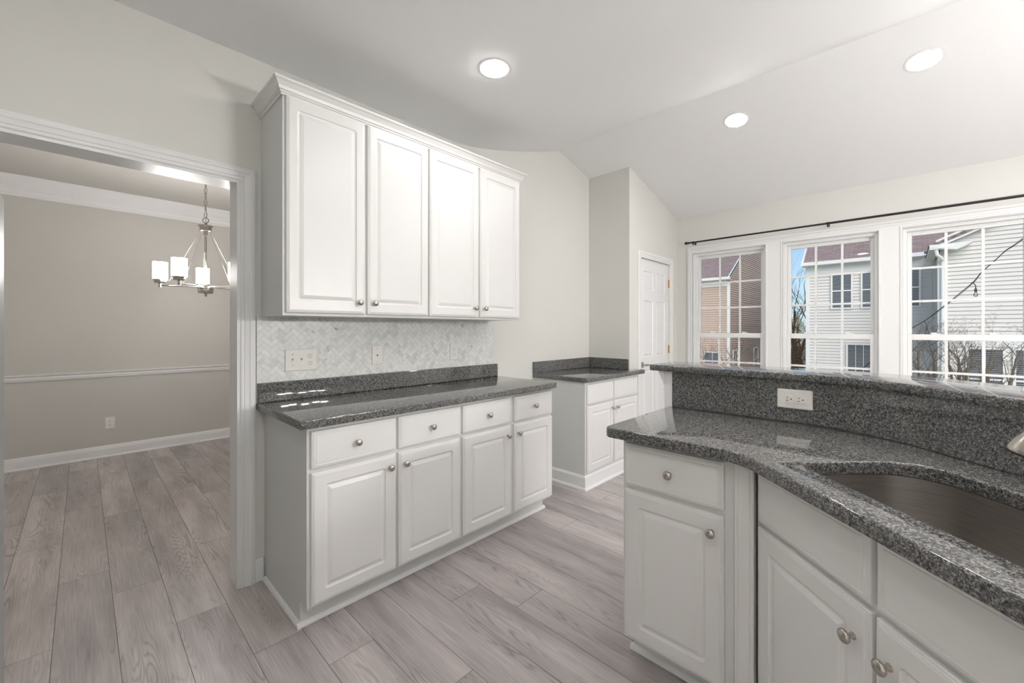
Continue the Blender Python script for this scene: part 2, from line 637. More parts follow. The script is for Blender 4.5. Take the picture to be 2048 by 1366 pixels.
# closet behind the pantry door stays closed; dining room
bm = bmesh.new(); box(bm, XDL - 0.1, XDR, YD, YD + 0.1, 0, ZC); struct('wall_dining_back', bm, M['taupe'])
bm = bmesh.new(); box(bm, XDL - 0.1, XDL, D + WT, YD, 0, ZC); struct('wall_dining_left', bm, M['taupe'])
bm = bmesh.new(); box(bm, XDR, XDR + 0.1, D + WT, YD, 0, ZC); struct('wall_dining_right', bm, M['taupe'])
# dining-side skin of the left wall
wall_with_holes('wall_dining_front', M['taupe'], 'y', D + WT, 0.004, XDL, XDR, 0, [(XDL - 1, ZC), (XDR + 1, ZC)], [(OX0, OX1, 0, OZ)])
# ceilings
bm = bmesh.new()
prism(bm, [(XB - 0.1, ZC)] + ease + [(XW + 0.16, ZW - 0.041), (XW + 0.16, ZW + 0.1), (XR, ZR + 0.12), (XK, ZC + 0.12), (XB - 0.1, ZC + 0.12)], 'y', YB - 0.12, D + WT)
struct('ceiling', bm, M['ceil'], smooth=12)
bm = bmesh.new(); box(bm, XDL - 0.1, XDR + 0.1, D + WT, YD + 0.1, ZC, ZC + 0.1); struct('ceiling_dining', bm, M['taupe'])

# ---------------------------------------------------------------- moulding helpers
def u_casing(bm, x0, x1, zt, prof, y, sgn=-1, z0=0.0, closed=False, axis='y'):
    """moulding around an opening; prof = (outward offset, thickness)"""
    rows = []
    for w, d in prof:
        pts = [(x0 - w, z0 - (w if closed else 0)), (x0 - w, zt + w), (x1 + w, zt + w), (x1 + w, z0 - (w if closed else 0))]
        if axis == 'y':
            rows.append([bm.verts.new((u, y + sgn * d, v)) for u, v in pts])
        else:
            rows.append([bm.verts.new((y + sgn * d, u, v)) for u, v in pts])
    n = len(rows)
    m = 4 if closed else 3
    for i in range(n - 1):
        for k in range(m):
            bm.faces.new((rows[i][k], rows[i][(k + 1) % 4], rows[i + 1][(k + 1) % 4], rows[i + 1][k]))
    for k in range(m):
        bm.faces.new((rows[0][k], rows[0][(k + 1) % 4], rows[-1][(k + 1) % 4], rows[-1][k]))
    if not closed:
        bm.faces.new([r[0] for r in rows])
        bm.faces.new([r[3] for r in rows])

CAS = [(0, 0), (0, 0.012), (0.004, 0.015), (0.010, 0.015), (0.012, 0.012), (0.016, 0.012), (0.018, 0.016), (0.036, 0.019), (0.042, 0.023), (0.050, 0.0235), (0.053, 0.020), (0.058, 0.020), (0.0605, 0.017), (0.065, 0.015), (0.065, 0)]
# dining opening: casing + jamb lining
bm = bmesh.new()
u_casing(bm, OX0, OX1, OZ, CAS, D)
u_casing(bm, OX0, OX1, OZ, CAS, D + WT + 0.004, sgn=1)
box(bm, OX1 - 0.014, OX1 + 0.002, D - 0.008, D + WT + 0.012, 0, OZ)
box(bm, OX0 - 0.002, OX0 + 0.014, D - 0.008, D + WT + 0.012, 0, OZ)
box(bm, OX0 + 0.014, OX1 - 0.014, D - 0.008, D + WT + 0.012, OZ - 0.014, OZ + 0.002)
struct('trim_1', bm, M['trim'])
# pantry door casing
bm = bmesh.new()
u_casing(bm, DX0 - 0.002, DX1 + 0.002, DZ, [(w, d * 0.9) for w, d in CAS], YP)
struct('trim_2', bm, M['trim'])

def base_prof(h, t):
    return [(0, 0), (t, 0), (t, h * 0.72), (t * 0.75, h * 0.80), (t * 0.75, h * 0.86), (t * 0.45, h * 0.95), (t * 0.3, h), (0, h)]
def base_run(name, m, axis, a, b, plane, sgn, h=0.115, t=0.014, shoe=True):
    bm = bmesh.new()
    prism(bm, [(plane + sgn * u, v) for u, v in base_prof(h, t)], axis, a, b)
    if shoe:
        q = [(plane + sgn * t, 0.001)] + [(plane + sgn * (t + 0.014 * math.cos(R(x))), 0.001 + 0.018 * math.sin(R(x))) for x in (0, 22, 45, 67, 90)]
        prism(bm, q, axis, a, b)
    return struct(name, bm, m)
base_run('baseboard_dining_back', M['trim'], 'x', XDL, XDR, YD, -1)
base_run('baseboard_dining_left', M['trim'], 'y', D + WT, YD - 0.03, XDL, 1)
base_run('baseboard_left', M['trim'], 'x', OX1 + 0.066, 0.648, D, -1, shoe=False)
base_run('baseboard_nook', M['trim'], 'x', 2.29, 2.765, D, -1)
base_run('baseboard_right', M['trim'], 'y', YB, YP, XW, -1)
base_run('baseboard_pantry', M['trim'], 'x', DX1 + 0.07, XW - 0.03, YP, -1)
# chair rail and crown in the dining room
bm = bmesh.new()
rail = [(0, 0.806), (0.010, 0.806), (0.014, 0.815), (0.014, 0.822), (0.020, 0.826), (0.020, 0.838), (0.012, 0.844), (0.026, 0.856), (0.030, 0.862), (0.030, 0.868), (0, 0.868)]
prism(bm, [(YD - u, v) for u, v in rail], 'x', XDL, XDR)
struct('trim_3', bm, M['trim'])
bm = bmesh.new()
prism(bm, [(XDL + u, v) for u, v in rail], 'y', D + WT + 0.02, YD - 0.03)
struct('trim_4', bm, M['trim'])
bm = bmesh.new()
cr = [(0, ZC), (0.115, ZC), (0.115, ZC - 0.014), (0.100, ZC - 0.030), (0.070, ZC - 0.062), (0.045, ZC - 0.082), (0.030, ZC - 0.092), (0.030, ZC - 0.104), (0.022, ZC - 0.112), (0.022, ZC - 0.150), (0.012, ZC - 0.156), (0.012, ZC - 0.168), (0, ZC - 0.172)]
prism(bm, [(YD - u, v - 0.0005) for u, v in cr], 'x', XDL, XDR)
prism(bm, [(XDL + u, v - 0.0005) for u, v in cr], 'y', D + WT + 0.01, YD)
struct('trim_5', bm, M['trim'])

# ---------------------------------------------------------------- windows
def far_add(bm, *a):
    box(bm, *a)
def make_window(n, y0, y1):
    bm = bmesh.new()
    x = XW
    # casing bead and vinyl frame lining the opening
    f = 0.030
    xf0, xf1 = x + 0.030, x + 0.115
    for a, b, c, d in ((y0, y0 + f, WZ0, WZ1), (y1 - f, y1, WZ0, WZ1), (y0 + f, y1 - f, WZ1 - f, WZ1), (y0 + f, y1 - f, WZ0, WZ0 + f)):
        box(bm, xf0, xf1, a, b, c, d)
    j = 0.006
    for a, b, c, d in ((y0, y0 + j, WZ0, WZ1), (y1 - j, y1, WZ0, WZ1), (y0 + j, y1 - j, WZ1 - j, WZ1), (y0 + j, y1 - j, WZ0, WZ0 + j)):
        box(bm, x - 0.004, xf0, a, b, c, d)
    root = struct('window_%d' % n, bm, M['vinyl'])
    zm = 1.222
    def sash(nm, xa, xb, z0, z1, zrail0, zrail1):
        s = 0.030
        bm = bmesh.new()
        a, b = y0 + f, y1 - f
        for p in ((a, a + s, z0, z1), (b - s, b, z0, z1), (a + s, b - s, z1 - zrail1, z1), (a + s, b - s, z0, z0 + zrail0)):
            box(bm, xa, xb, *p, bev=0.003)
        g0, g1, h0, h1 = a + s, b - s, z0 + zrail0, z1 - zrail1
        xm = (xa + xb) / 2
        for k in (1, 2):
            yy = g0 + (g1 - g0) * k / 3
            box(bm, xm - 0.006, xm + 0.006, yy - 0.009, yy + 0.009, h0, h1)
            zz = h0 + (h1 - h0) * k / 3
            box(bm, xm - 0.0062, xm + 0.0062, g0, g1, zz - 0.009, zz + 0.009)
        o = finish(nm, bm, M['vinyl'], root)
        bm = bmesh.new()
        box(bm, xm - 0.001, xm + 0.001, g0 - 0.004, g1 + 0.004, h0 - 0.004, h1 + 0.004)
        finish('window_pane', bm, M['glass'], o)
        return o
    sash('upper_sash', x + 0.074, x + 0.104, zm - 0.018, WZ1 - f, 0.045, 0.034)
    ls = sash('lower_sash', x + 0.040, x + 0.070, WZ0 + f, zm + 0.026, 0.048, 0.048)
    for k in (0.28, 0.72):
        yy = y0 + (y1 - y0) * k
        bm = bmesh.new()
        box(bm, x + 0.043, x + 0.062, yy - 0.028, yy + 0.028, zm + 0.0265, zm + 0.0335, bev=0.002)
        box(bm, x + 0.046, x + 0.056, yy - 0.006, yy + 0.032, zm + 0.033, zm + 0.041, bev=0.002)
        finish('sash_lock', bm, M['vinyl'], ls)
    return root
for i, (a, b) in enumerate(WINS):
    make_window(i + 1, a, b)
make_window(4, -1.559, -0.837)
# window surround: outer casing running over all windows plus a raised bead round each
bm = bmesh.new()
zt = 2.222
YL = 1.818
allw = sorted(WINS + [(-1.559, -0.837)])
prev = -1.62
spans = []
for a, b in allw:
    spans.append((prev, a)); prev = b
spans.append((prev, YL))
for a, b in spans:
    box(bm, XW - 0.010, XW, a, b, 0.25, zt)
for a, b in allw:
    box(bm, XW - 0.010, XW, a, b, WZ1, zt)
    box(bm, XW - 0.010, XW, a, b, 0.25, WZ0)
for a, b in allw:
    u_casing(bm, a, b, WZ1, [(0, 0.002), (0, 0.017), (0.012, 0.017), (0.015, 0.012), (0.015, 0.002)], XW, -1, z0=WZ0, closed=True, axis='x')
for o0, o1, th in ((0.0, 0.012, 0.020), (0.012, 0.020, 0.024), (0.034, 0.042, 0.016)):
    box(bm, XW - th, XW - 0.0102, YL - o1, YL - o0, 0.25, zt - o0)
    box(bm, XW - th, XW - 0.0102, -1.62, YL - o1, zt - o1, zt - o0)
struct('trim_6', bm, M['trim'])

# ---------------------------------------------------------------- pantry door
bm = bmesh.new()
box(bm, DX0 + 0.003, DX1 - 0.003, YP + 0.022, YP + 0.055, 0.008, DZ - 0.004)
root = struct('door_1', bm, M['trim'])
bm = bmesh.new()
dw = DX1 - DX0
def dpanel(bm, cx0, cx1, z0, z1, y):
    w, h = cx1 - cx0, z1 - z0
    panel(bm, w, h, [(0, 0.010, 0.0005), (0, 0.0, 0.0005), (0.006, 0.006, 0.0005), (0.014, 0.008, 0.0005), (0.032, 0.0015, 0.0005), (0.034, 0.0012, 0.0005)], cx0, z0, y)
y = YP + 0.012
cols = [(DX0 + 0.100, DX0 + 0.318), (DX1 - 0.318, DX1 - 0.100)]
rows = [(0.22, 0.87), (1.00, 1.59), (1.695, 1.895)]
# face skin with the six panels cut out
xs = [DX0 + 0.003, cols[0][0], cols[0][1], cols[1][0], cols[1][1], DX1 - 0.003]
zs = [0.008, rows[0][0], rows[0][1], rows[1][0], rows[1][1], rows[2][0], rows[2][1], DZ - 0.004]
for i in range(5):
    for k in range(7):
        if i in (1, 3) and k in (1, 3, 5):
            dpanel(bm, xs[i], xs[i + 1], zs[k], zs[k + 1], y)
        else:
            box(bm, xs[i], xs[i + 1], y, y + 0.0105, zs[k], zs[k + 1])
bmesh.ops.remove_doubles(bm, verts=bm.verts[:], dist=1e-5)
finish('door_panels', bm, M['trim'], root)
for z in (0.25, 1.066, 1.804):
    bm = bmesh.new()
    tube(bm, [(DX1 - 0.001, YP + 0.004, z - 0.045), (DX1 - 0.001, YP + 0.004, z + 0.045)], 0.007)
    box(bm, DX1 - 0.012, DX1 - 0.002, YP + 0.0085, YP + 0.0118, z - 0.043, z + 0.043)
    h = finish('hinge', bm, M['brass'], root, smooth=40)
    h['label'] = 'brass hinge'
bm = bmesh.new()
lx, lz = DX0 + 0.062, 0.925
Mr = Matrix.Translation((lx, y, lz)) @ Matrix.Rotation(R(90), 4, 'X')
lathe(bm, [(0.001, 0), (0.032, 0), (0.032, 0.006), (0.026, 0.010), (0.012, 0.012), (0.010, 0.046), (0.001, 0.048)], Mr)
tube(bm, [(lx, y - 0.042, lz), (lx + 0.03, y - 0.046, lz), (lx + 0.09, y - 0.046, lz - 0.003), (lx + 0.115, y - 0.043, lz - 0.006)], [0.010, 0.010, 0.008, 0.007])
finish('door_handle', bm, M['nickel'], root, smooth=40)['label'] = 'satin nickel door lever'

# ---------------------------------------------------------------- cabinets
def knob(parent, x, z, y=-T):
    bm = bmesh.new()
    Mk = Matrix.Translation((x, y, z)) @ Matrix.Rotation(R(90), 4, 'X')
    lathe(bm, [(0.0005, 0), (0.008, 0), (0.008, 0.002), (0.0055, 0.006), (0.0055, 0.012), (0.009, 0.016), (0.0145, 0.0185), (0.0158, 0.022), (0.0142, 0.026), (0.009, 0.029), (0.003, 0.0302), (0.0005, 0.0304)], Mk, seg=24)
    o = finish('knob', bm, M['nickel'], parent, smooth=50)
    return o

def cab_door(parent, x, z, w, h, kx=None, kz=None, fr=0.056, xo=0.0):
    bm = bmesh.new()
    panel(bm, w, h, door_rings(fr), 0, 0, 0, xo)
    o = finish('door', bm, M['cab'], parent, loc=(x, 0, z))
    if kx is not None:
        knob(o, kx, kz)
    return o

def cab_drawer(parent, x, z, w, h, kn=True):
    bm = bmesh.new()
    rr = EDGE[:-1] + [(0.0125, -0.0186, 0.001), (0.018, -0.0176, 0.001), (0.0195, -T, 0.001)]
    panel(bm, w, h, rr, 0, 0, 0)
    o = finish('drawer', bm, M['cab'], parent, loc=(x, 0, z))
    if kn:
        knob(o, w / 2, h / 2)
    return o

def base_unit(name, label, loc, rotz, width, depth, doors, top=0.876, toe=0.075, zt=0.105, shoe=(True, False, False), group=None, knobs=True, dz=(0.118, 0.682), wz=(0.700, 0.858), sides=(0, 0)):
    """local frame: x right, front face frame at y=0, back at +depth. doors = (x0, x1, knob side)"""
    r = thing(name, label, 'cabinet', loc, rotz, group)
    bm = bmesh.new()
    depth -= 0.003
    prism(bm, [(depth, 0), (toe, 0), (toe, zt), (0, zt), (0, top), (depth, top)], 'x', 0, width)
    finish('cabinet_body', bm, M['cabside'], r)
    for x0, x1, ks in doors:
        w = x1 - x0
        cab_drawer(r, x0, wz[0], w, wz[1] - wz[0], kn=knobs)
        kx = (w - 0.034) if ks == 'r' else 0.034
        cab_door(r, x0, dz[0], w, dz[1] - dz[0], kx, dz[1] - dz[0] - 0.058)
    return r

YF = 1.830   # face frame plane of the left base run
lb = 0.656
u1 = base_unit('base_cabinet', 'white base cabinet with two drawers, left half of the run under the marble tile backsplash', (lb, YF, 0), 0, 0.824, D - YF, [(0.014, 0.411, 'r'), (0.427, 0.816, 'l')], group=None)
u2 = base_unit('base_cabinet', 'white base cabinet with two drawers, right half of the run under the marble tile backsplash', (lb + 0.824, YF, 0), 0, 0.826, D - YF, [(0.012, 0.402, 'r'), (0.434, 0.822, 'l')])
# shoe moulding round the base run
def shoe_poly(x, z0=0.001, w=0.016, h=0.019, n=5):
    return [(0, z0)] + [(w * math.cos(R(90 * k / n)), z0 + h * math.sin(R(90 * k / n))) for k in range(n + 1)]
bm = bmesh.new()
yt = YF + 0.075
prism(bm, [(yt - u, v) for u, v in shoe_poly(0)], 'x', lb - 0.016, lb + 1.65 + 0.012)
prism(bm, [(lb - u, v) for u, v in shoe_poly(0)], 'y', yt, D - 0.02)
struct('trim_7', bm, M['trim'])

# upper cabinets
YU = D - 0.330
ZU0, ZU1 = 1.357, 2.395
def upper_unit(label, x0, w, doors):
    r = thing('wall_cabinet', label, 'cabinet', (x0, YU, 0))
    boxobj('cabinet_body', M['cabside'], r, 0, w, 0, 0.330, ZU0, ZU1)
    for a, b, ks in doors:
        dw_ = b - a
        cab_door(r, a, ZU0 + 0.014, dw_, ZU1 - 0.018 - ZU0 - 0.014, (dw_ - 0.034) if ks == 'r' else 0.034, 0.060, xo=0.010)
    return r
ux = 0.640
upper_unit('tall white wall cabinet with two raised-panel doors, left one above the marble tile', ux, 0.797, [(0.012, 0.393, 'r'), (0.409, 0.792, 'l')])
upper_unit('tall white wall cabinet with two raised-panel doors, right one above the marble tile', ux + 0.797, 0.803, [(0.006, 0.394, 'r'), (0.411, 0.799, 'l')])
# crown moulding on the uppers, mitred round three sides
bm = bmesh.new()
prof = [(a_ * 0.70, b_ * 0.83) for a_, b_ in [(0.0, 0.0), (0.012, 0.0), (0.014, 0.010), (0.022, 0.013), (0.022, 0.020), (0.030, 0.024), (0.036, 0.040), (0.052, 0.060), (0.064, 0.068), (0.066, 0.078), (0.0, 0.078)]]
zc0 = ZU1 - 0.022
rows = []
xa, xb = ux, ux + 1.60
yf = YU
for o_, h in prof:
    rows.append([bm.verts.new(c) for c in ((xa - o_, D - 0.002, zc0 + h), (xa - o_, yf - 0.001 - o_, zc0 + h), (xb + o_, yf - 0.001 - o_, zc0 + h), (xb + o_, D - 0.002, zc0 + h))])
n = len(rows)
for i in range(n):
    A, B = rows[i], rows[(i + 1) % n]
    for k in range(3):
        bm.faces.new((A[k], A[k + 1], B[k + 1], B[k]))
bm.faces.new([r_[0] for r_ in rows]); bm.faces.new([r_[3] for r_ in rows])
tag(finish('crown_moulding', bm, M['cab']), 'white crown moulding round the top of the wall cabinets', 'moulding')

# ---------------------------------------------------------------- granite slabs
def resample_round(poly, radii, n=10):
    """round the corners of polygon; radii per vertex"""
    out = []
    N = len(poly)
    for i in range(N):
        p0, p1, p2 = Vector(poly[i - 1]), Vector(poly[i]), Vector(poly[(i + 1) % N])
        r = radii[i]
        if r <= 0:
            out.append(tuple(p1)); continue
        a, b = (p0 - p1).normalized(), (p2 - p1).normalized()
        ang = a.angle(b)
        t = r / math.tan(ang / 2)
        c = p1 + (a + b).normalized() * (r / math.sin(ang / 2))
        s, e = p1 + a * t - c, p1 + b * t - c
        tot = s.angle_signed(e) if hasattr(s, 'angle_signed') else 0
        a0 = math.atan2(s.y, s.x); a1 = math.atan2(e.y, e.x)
        d = (a1 - a0 + math.pi) % (2 * math.pi) - math.pi
        for k in range(n + 1):
            t_ = a0 + d * k / n
            out.append((c.x + r * math.cos(t_), c.y + r * math.sin(t_)))
    return out

def offset(poly, d):
    """move each vertex along the inward normal by d (ccw polygon)"""
    N = len(poly); out = []
    for i in range(N):
        p0, p1, p2 = Vector(poly[i - 1]), Vector(poly[i]), Vector(poly[(i + 1) % N])
        a, b = (p1 - p0).normalized(), (p2 - p1).normalized()
        n1, n2 = Vector((-a.y, a.x)), Vector((-b.y, b.x))
        m = (n1 + n2)
        if m.length < 1e-6:
            m = n1
        m.normalize()
        k = max(0.3, m.dot(n1))
        out.append(tuple(p1 + m * d / k))
    return out

def area(poly):
    return sum(poly[i - 1][0] * poly[i][1] - poly[i][0] * poly[i - 1][1] for i in range(len(poly))) / 2

def slab(bm, outline, holes, z0, z1, r=0.006):
    lv = [(r, z0), (r * 0.3, z0 + r * 0.3), (0, z0 + r), (0, z1 - r), (r * 0.13, z1 - r * 0.5), (r * 0.5, z1 - r * 0.13), (r, z1)]
    if area(outline) < 0:
        outline = outline[::-1]
    loops = [outline] + [h[::-1] if area(h) > 0 else h for h in holes]
    tops, bots = [], []
    for lp in loops:
        prev = None
        for d, z in lv:
            ring = [bm.verts.new((x, y, z)) for x, y in offset(lp, d)]
            if prev:
                for k in range(len(ring)):
                    bm.faces.new((prev[k], prev[(k + 1) % len(ring)], ring[(k + 1) % len(ring)], ring[k]))
            else:
                bots.append(ring)
            prev = ring
        tops.append(prev)
    for group in (tops, bots):
        es = []
        for ring in group:
            for k in range(len(ring)):
                e = bm.edges.get((ring[k], ring[(k + 1) % len(ring)]))
                es.append(e)
        bmesh.ops.triangle_fill(bm, use_beauty=True, use_dissolve=False, edges=es)

# left run
ct = thing('countertop', 'long grey granite countertop with backsplash strip on the white base cabinets below the marble tile', 'countertop', (0.618, 1.79, 0.8765))
bm = bmesh.new()
slab(bm, resample_round([(0, 0), (1.712, 0), (1.712, 0.619), (0, 0.619)], [0.012, 0.012, 0, 0]), [], 0.0, 0.0385)
finish('counter_slab', bm, M['granite'], ct, smooth=40)
boxobj('backsplash_strip', M['granite'], ct, 0.004, 1.712 - 0.006, 0.598, 0.6195, 0.0385, 0.137, bev=0.002)
# marble tile backsplash
def herringbone(x0, x1, z0, z1, w=0.0252, gap=0.0011):
    bm = bmesh.new()
    rl = bm.faces.layers.float.new('rnd')
    c = math.cos(R(45)); cx, cz = x0, z0
    L = (x1 - x0) + (z1 - z0)
    N = int(L / w) + 6
    def quad(i0, j0, i1, j1):
        g = gap / 2
        a, b, p, q = i0 * w + g, i1 * w - g, j0 * w + g, j1 * w - g
        v = []
        pts = [(a, p), (b, p), (b, q), (a, q)]
        wp = [(cx + (u - t) * c, cz + (u + t) * c) for u, t in pts]
        if max(k[0] for k in wp) < x0 or min(k[0] for k in wp) > x1 or max(k[1] for k in wp) < z0 or min(k[1] for k in wp) > z1:
            return
        f = bm.faces.new([bm.verts.new((k[0], 0, k[1])) for k in wp])
        f[rl] = random.random()
    for n_ in range(-N * 2, N * 2):
        for j in range(-N, N):
            quad(n_, n_ + 4 * j, n_ + 2, n_ + 1 + 4 * j)
            quad(n_ + 2, n_ - 1 + 4 * j, n_ + 3, n_ + 1 + 4 * j)
    for co, no in (((x0, 0, 0), (-1, 0, 0)), ((x1, 0, 0), (1, 0, 0)), ((0, 0, z0), (0, 0, -1)), ((0, 0, z1), (0, 0, 1))):
        bmesh.ops.bisect_plane(bm, geom=bm.verts[:] + bm.edges[:] + bm.faces[:], plane_co=co, plane_no=no, clear_outer=True)
    return bm
bm = bmesh.new()
box(bm, 0.618, 2.282, D - 0.0075, D - 0.0005, 1.0145, 1.3565)
tb = finish('tile_backsplash', bm, M['grout'])
tag(tb, 'marble herringbone tile backsplash between the granite counter and the wall cabinets', 'backsplash')
bm = herringbone(0.618, 2.280, 1.0145, 1.3565)
t_ = finish('marble_tiles', bm, M['marble'], tb, loc=(0, D - 0.0085, 0))

# nook cabinet and counter
nk = base_unit('base_cabinet', 'small white two-door base cabinet in the corner nook beside the pantry door', (2.795, 1.870, 0), 0, 0.880, D - 1.870, [(0.014, 0.422, 'r'), (0.436, 0.866, 'l')], top=0.861, toe=0.0, zt=0.118, knobs=False, dz=(0.135, 0.668), wz=(0.682, 0.842))
bm = bmesh.new()
prism(bm, [(1.870 + 0.0, 0), (1.870 - 0.012, 0), (1.870 - 0.012, 0.100), (1.870 - 0.004, 0.110), (1.870, 0.112)], 'x', 2.795 - 0.014, 3.675)
prism(bm, [(2.795, 0), (2.781, 0), (2.781, 0.095), (2.785, 0.104), (2.791, 0.112), (2.795, 0.112)], 'y', 1.871, D - 0.016)
prism(bm, [(1.858 - u, v) for u, v in shoe_poly(0)], 'x', 2.795 - 0.030, 3.675)
prism(bm, [(2.781 - u, v) for u, v in shoe_poly(0)], 'y', 1.858, D - 0.016)
struct('trim_8', bm, M['trim'])
nc = thing('countertop', 'small grey granite countertop with splash strips in the corner nook by the pantry door', 'countertop', (2.778, 1.838, 0.8615))
bm = bmesh.new()
slab(bm, resample_round([(0, 0), (1.015, 0), (1.015, 0.105), (0.899, 0.105), (0.899, 0.571), (0, 0.571)], [0.05, 0.02, 0, 0, 0, 0]), [], 0.0, 0.0385)
finish('counter_slab', bm, M['granite'], nc, smooth=40)
boxobj('backsplash_strip', M['granite'], nc, 0.0, 0.8795, 0.552, 0.5735, 0.0385, 0.139, bev=0.002)
boxobj('side_splash', M['granite'], nc, 0.880, 0.901, 0.118, 0.5735, 0.0385, 0.139, bev=0.002)

# ---------------------------------------------------------------- peninsula
S2 = math.sqrt(0.5)
# peninsula end cabinet faces -x
PX = 1.459
pc = base_unit('base_cabinet', 'white base cabinet with one drawer and one door at the end of the sink peninsula', (PX, 0.797, 0), R(-90), 0.3955, 0.555, [(0.012, 0.365, 'r')], toe=0.090)
bm = bmesh.new()
def rot_prism(bm, poly, L0, L1, Mx):
    """poly in (y, z), extruded along local x, transformed by Mx"""
    A = [bm.verts.new(Mx @ Vector((L0, u, v))) for u, v in poly]
    B = [bm.verts.new(Mx @ Vector((L1, u, v))) for u, v in poly]
    n = len(poly)
    bm.faces.new(A); bm.faces.new(B)
    for i in range(n):
        bm.faces.new((A[i], A[(i + 1) % n], B[(i + 1) % n], B[i]))
Mp = Matrix.Translation((PX, 0.797, 0)) @ Matrix.Rotation(R(-90), 4, 'Z')
rot_prism(bm, [(0.090 - u, v) for u, v in shoe_poly(0)], -0.014, 0.40, Mp)
Mp2 = Matrix.Translation((PX, 0.797, 0)) @ Matrix.Rotation(R(-180), 4, 'Z')
prism(bm, [(0.797 + u, v) for u, v in shoe_poly(0)], 'x', PX + 0.085, 2.0)
struct('trim_9', bm, M['trim'])
# angled filler post between the two faces
fl = bmesh.new()
panel(fl, 0.056, 0.876, [(0, 0.30, 0.001), (0, -0.010, 0.001), (0.003, -0.013, 0.001), (0.006, -0.013, 0.001), (0.008, -0.0115, 0.001), (0.011, -0.0115, 0.001), (0.013, -0.014, 0.001)])
fo = finish('filler_post', fl, M['cab'], loc=(PX + 0.0005, 0.4015, 0), rotz=R(-90))
tag(fo, 'narrow white filler panel between the peninsula end cabinet and the sink cabinet', 'panel')

# sink cabinet at 45 degrees
SR = R(-135)
sx0, sy0 = 1.441 + 0.019 * S2, 0.332 - 0.019 * S2
sk = thing('sink_cabinet', 'white angled sink base cabinet with false drawer fronts and two doors', 'cabinet', (sx0 + 0.021 * S2, sy0 + 0.021 * S2, 0), SR)
bm = bmesh.new()
# hollow box so that the sink bowl hangs inside
w_ = 0.86
prism(bm, [(0.02, 0.105), (0.02, 0.876), (0.0, 0.876), (0.0, 0.105)], 'x', -0.012, w_)
prism(bm, [(0.075, 0), (0.075, 0.105), (0.0, 0.105), (0.0, 0.115), (0.40, 0.115), (0.40, 0)], 'x', 0.02, w_)
box(bm, w_ - 0.018, w_, 0.02, 0.52, 0.115, 0.876)
finish('cabinet_body', bm, M['cabside'], sk)
cab_drawer(sk, 0.012, 0.700, 0.392, 0.158, kn=False)
cab_drawer(sk, 0.420, 0.700, 0.425, 0.158, kn=False)
cab_door(sk, 0.012, 0.118, 0.394, 0.566, 0.394 - 0.040, 0.566 - 0.078)
cab_door(sk, 0.417, 0.118, 0.425, 0.566, 0.036, 0.566 - 0.078)

# counter with sink cut-out
def fr(t, n):   # t along (x+y)/sqrt2, n = (x-y)/sqrt2
    return ((t + n) * S2, (t - n) * S2)
cn_front = 1.028 * S2
cn_back = 1.882 * S2
front = [(1.398, 0.850), (1.398, 1.398 - 1.028 - 0.0), fr(0.32, cn_front), fr(-0.02, cn_front), fr(-0.02, cn_back)]
backc = (2.0, 2.0 - 1.882)
outline = [(1.398, 0.850), (1.398, 0.370), fr(-0.10, cn_front), fr(-0.10, cn_back), (2.0, 0.118), (2.0, 0.846)]
outline = resample_round(outline, [0.030, 0.16, 0, 0, 0.50, 0], n=14)
bowl = [fr(0.40, 0.830), fr(1.158, 0.830), fr(1.158, 1.190), fr(0.40, 1.190)]
bowl = resample_round(bowl, [0.07, 0.055, 0.12, 0.12], n=12)
pt = thing('countertop', 'dark grey granite countertop with a sink cut-out on the white peninsula', 'countertop', (0, 0, 0.8765))
bm = bmesh.new()
slab(bm, outline, [bowl], 0, 0.0385)
finish('counter_slab', bm, M['granite'], pt, smooth=40)

# upright granite splash, follows the back line
def path_back(off, y_end, t_end=-0.10, n=16, rad=0.50):
    """back line offset outward (towards the windows) by off; from the far end to the 45 degree end"""
    X = 2.0 + off
    c = X - (1.882 + off * math.sqrt(2))
    corner = (X, c)
    pts = [(X, y_end), corner, fr(t_end, (X - c) * S2)]
    r = resample_round(pts, [0, rad + off, 0], n=n)
    return r
def ribbon(bm, P0, P1, z0, z1, bev=0.0):
    """solid between two parallel paths"""
    poly = P0 + P1[::-1]
    if bev:
        slab(bm, poly, [], z0, z1, r=bev)
    else:
        prism(bm, poly, 'z', z0, z1)
bm = bmesh.new()
ribbon(bm, path_back(0.0005, 0.832), path_back(0.0205, 0.832), 0.9155, 1.0835)
finish('splash_panel', bm, M['granite'], None, smooth=40)
o = bpy.data.objects['splash_panel']; o.parent = pt; o.location = (0, 0, -0.8765)
# half wall
bm = bmesh.new()
ribbon(bm, path_back(0.021, 0.832), path_back(0.135, 0.832), 0, 1.084)
struct('wall_peninsula', bm, M['wall'])
bm = bmesh.new()
box(bm, 2.003, 2.150, 0.8325, 0.872, 0, 1.0835)
prism(bm, [(0.872, 1.020), (0.877, 1.022), (0.877, 1.030), (0.882, 1.036), (0.894, 1.066), (0.900, 1.074), (0.900, 1.0835), (0.872, 1.0835)], 'x', 1.999, 2.154)
prism(bm, [(0.8725, 0.99), (0.876, 0.992), (0.876, 1.000), (0.8725, 1.002)], 'x', 2.001, 2.152)
struct('trim_10', bm, M['trim'])
# bar top
bm = bmesh.new()
P0, P1 = path_back(-0.018, 0.944), path_back(0.285, 0.944)
poly = P0 + P1[::-1]
slab(bm, resample_round([poly[0]] + poly[1:-1] + [poly[-1]], [0.015] + [0] * (len(poly) - 2) + [0.04], n=6), [], 1.0845, 1.1145, r=0.006)
bt = finish('bar_top', bm, M['granite'], smooth=40)
tag(bt, 'raised curved dark granite bar top along the peninsula half wall', 'countertop')
bt.location = (0, 0, 0)

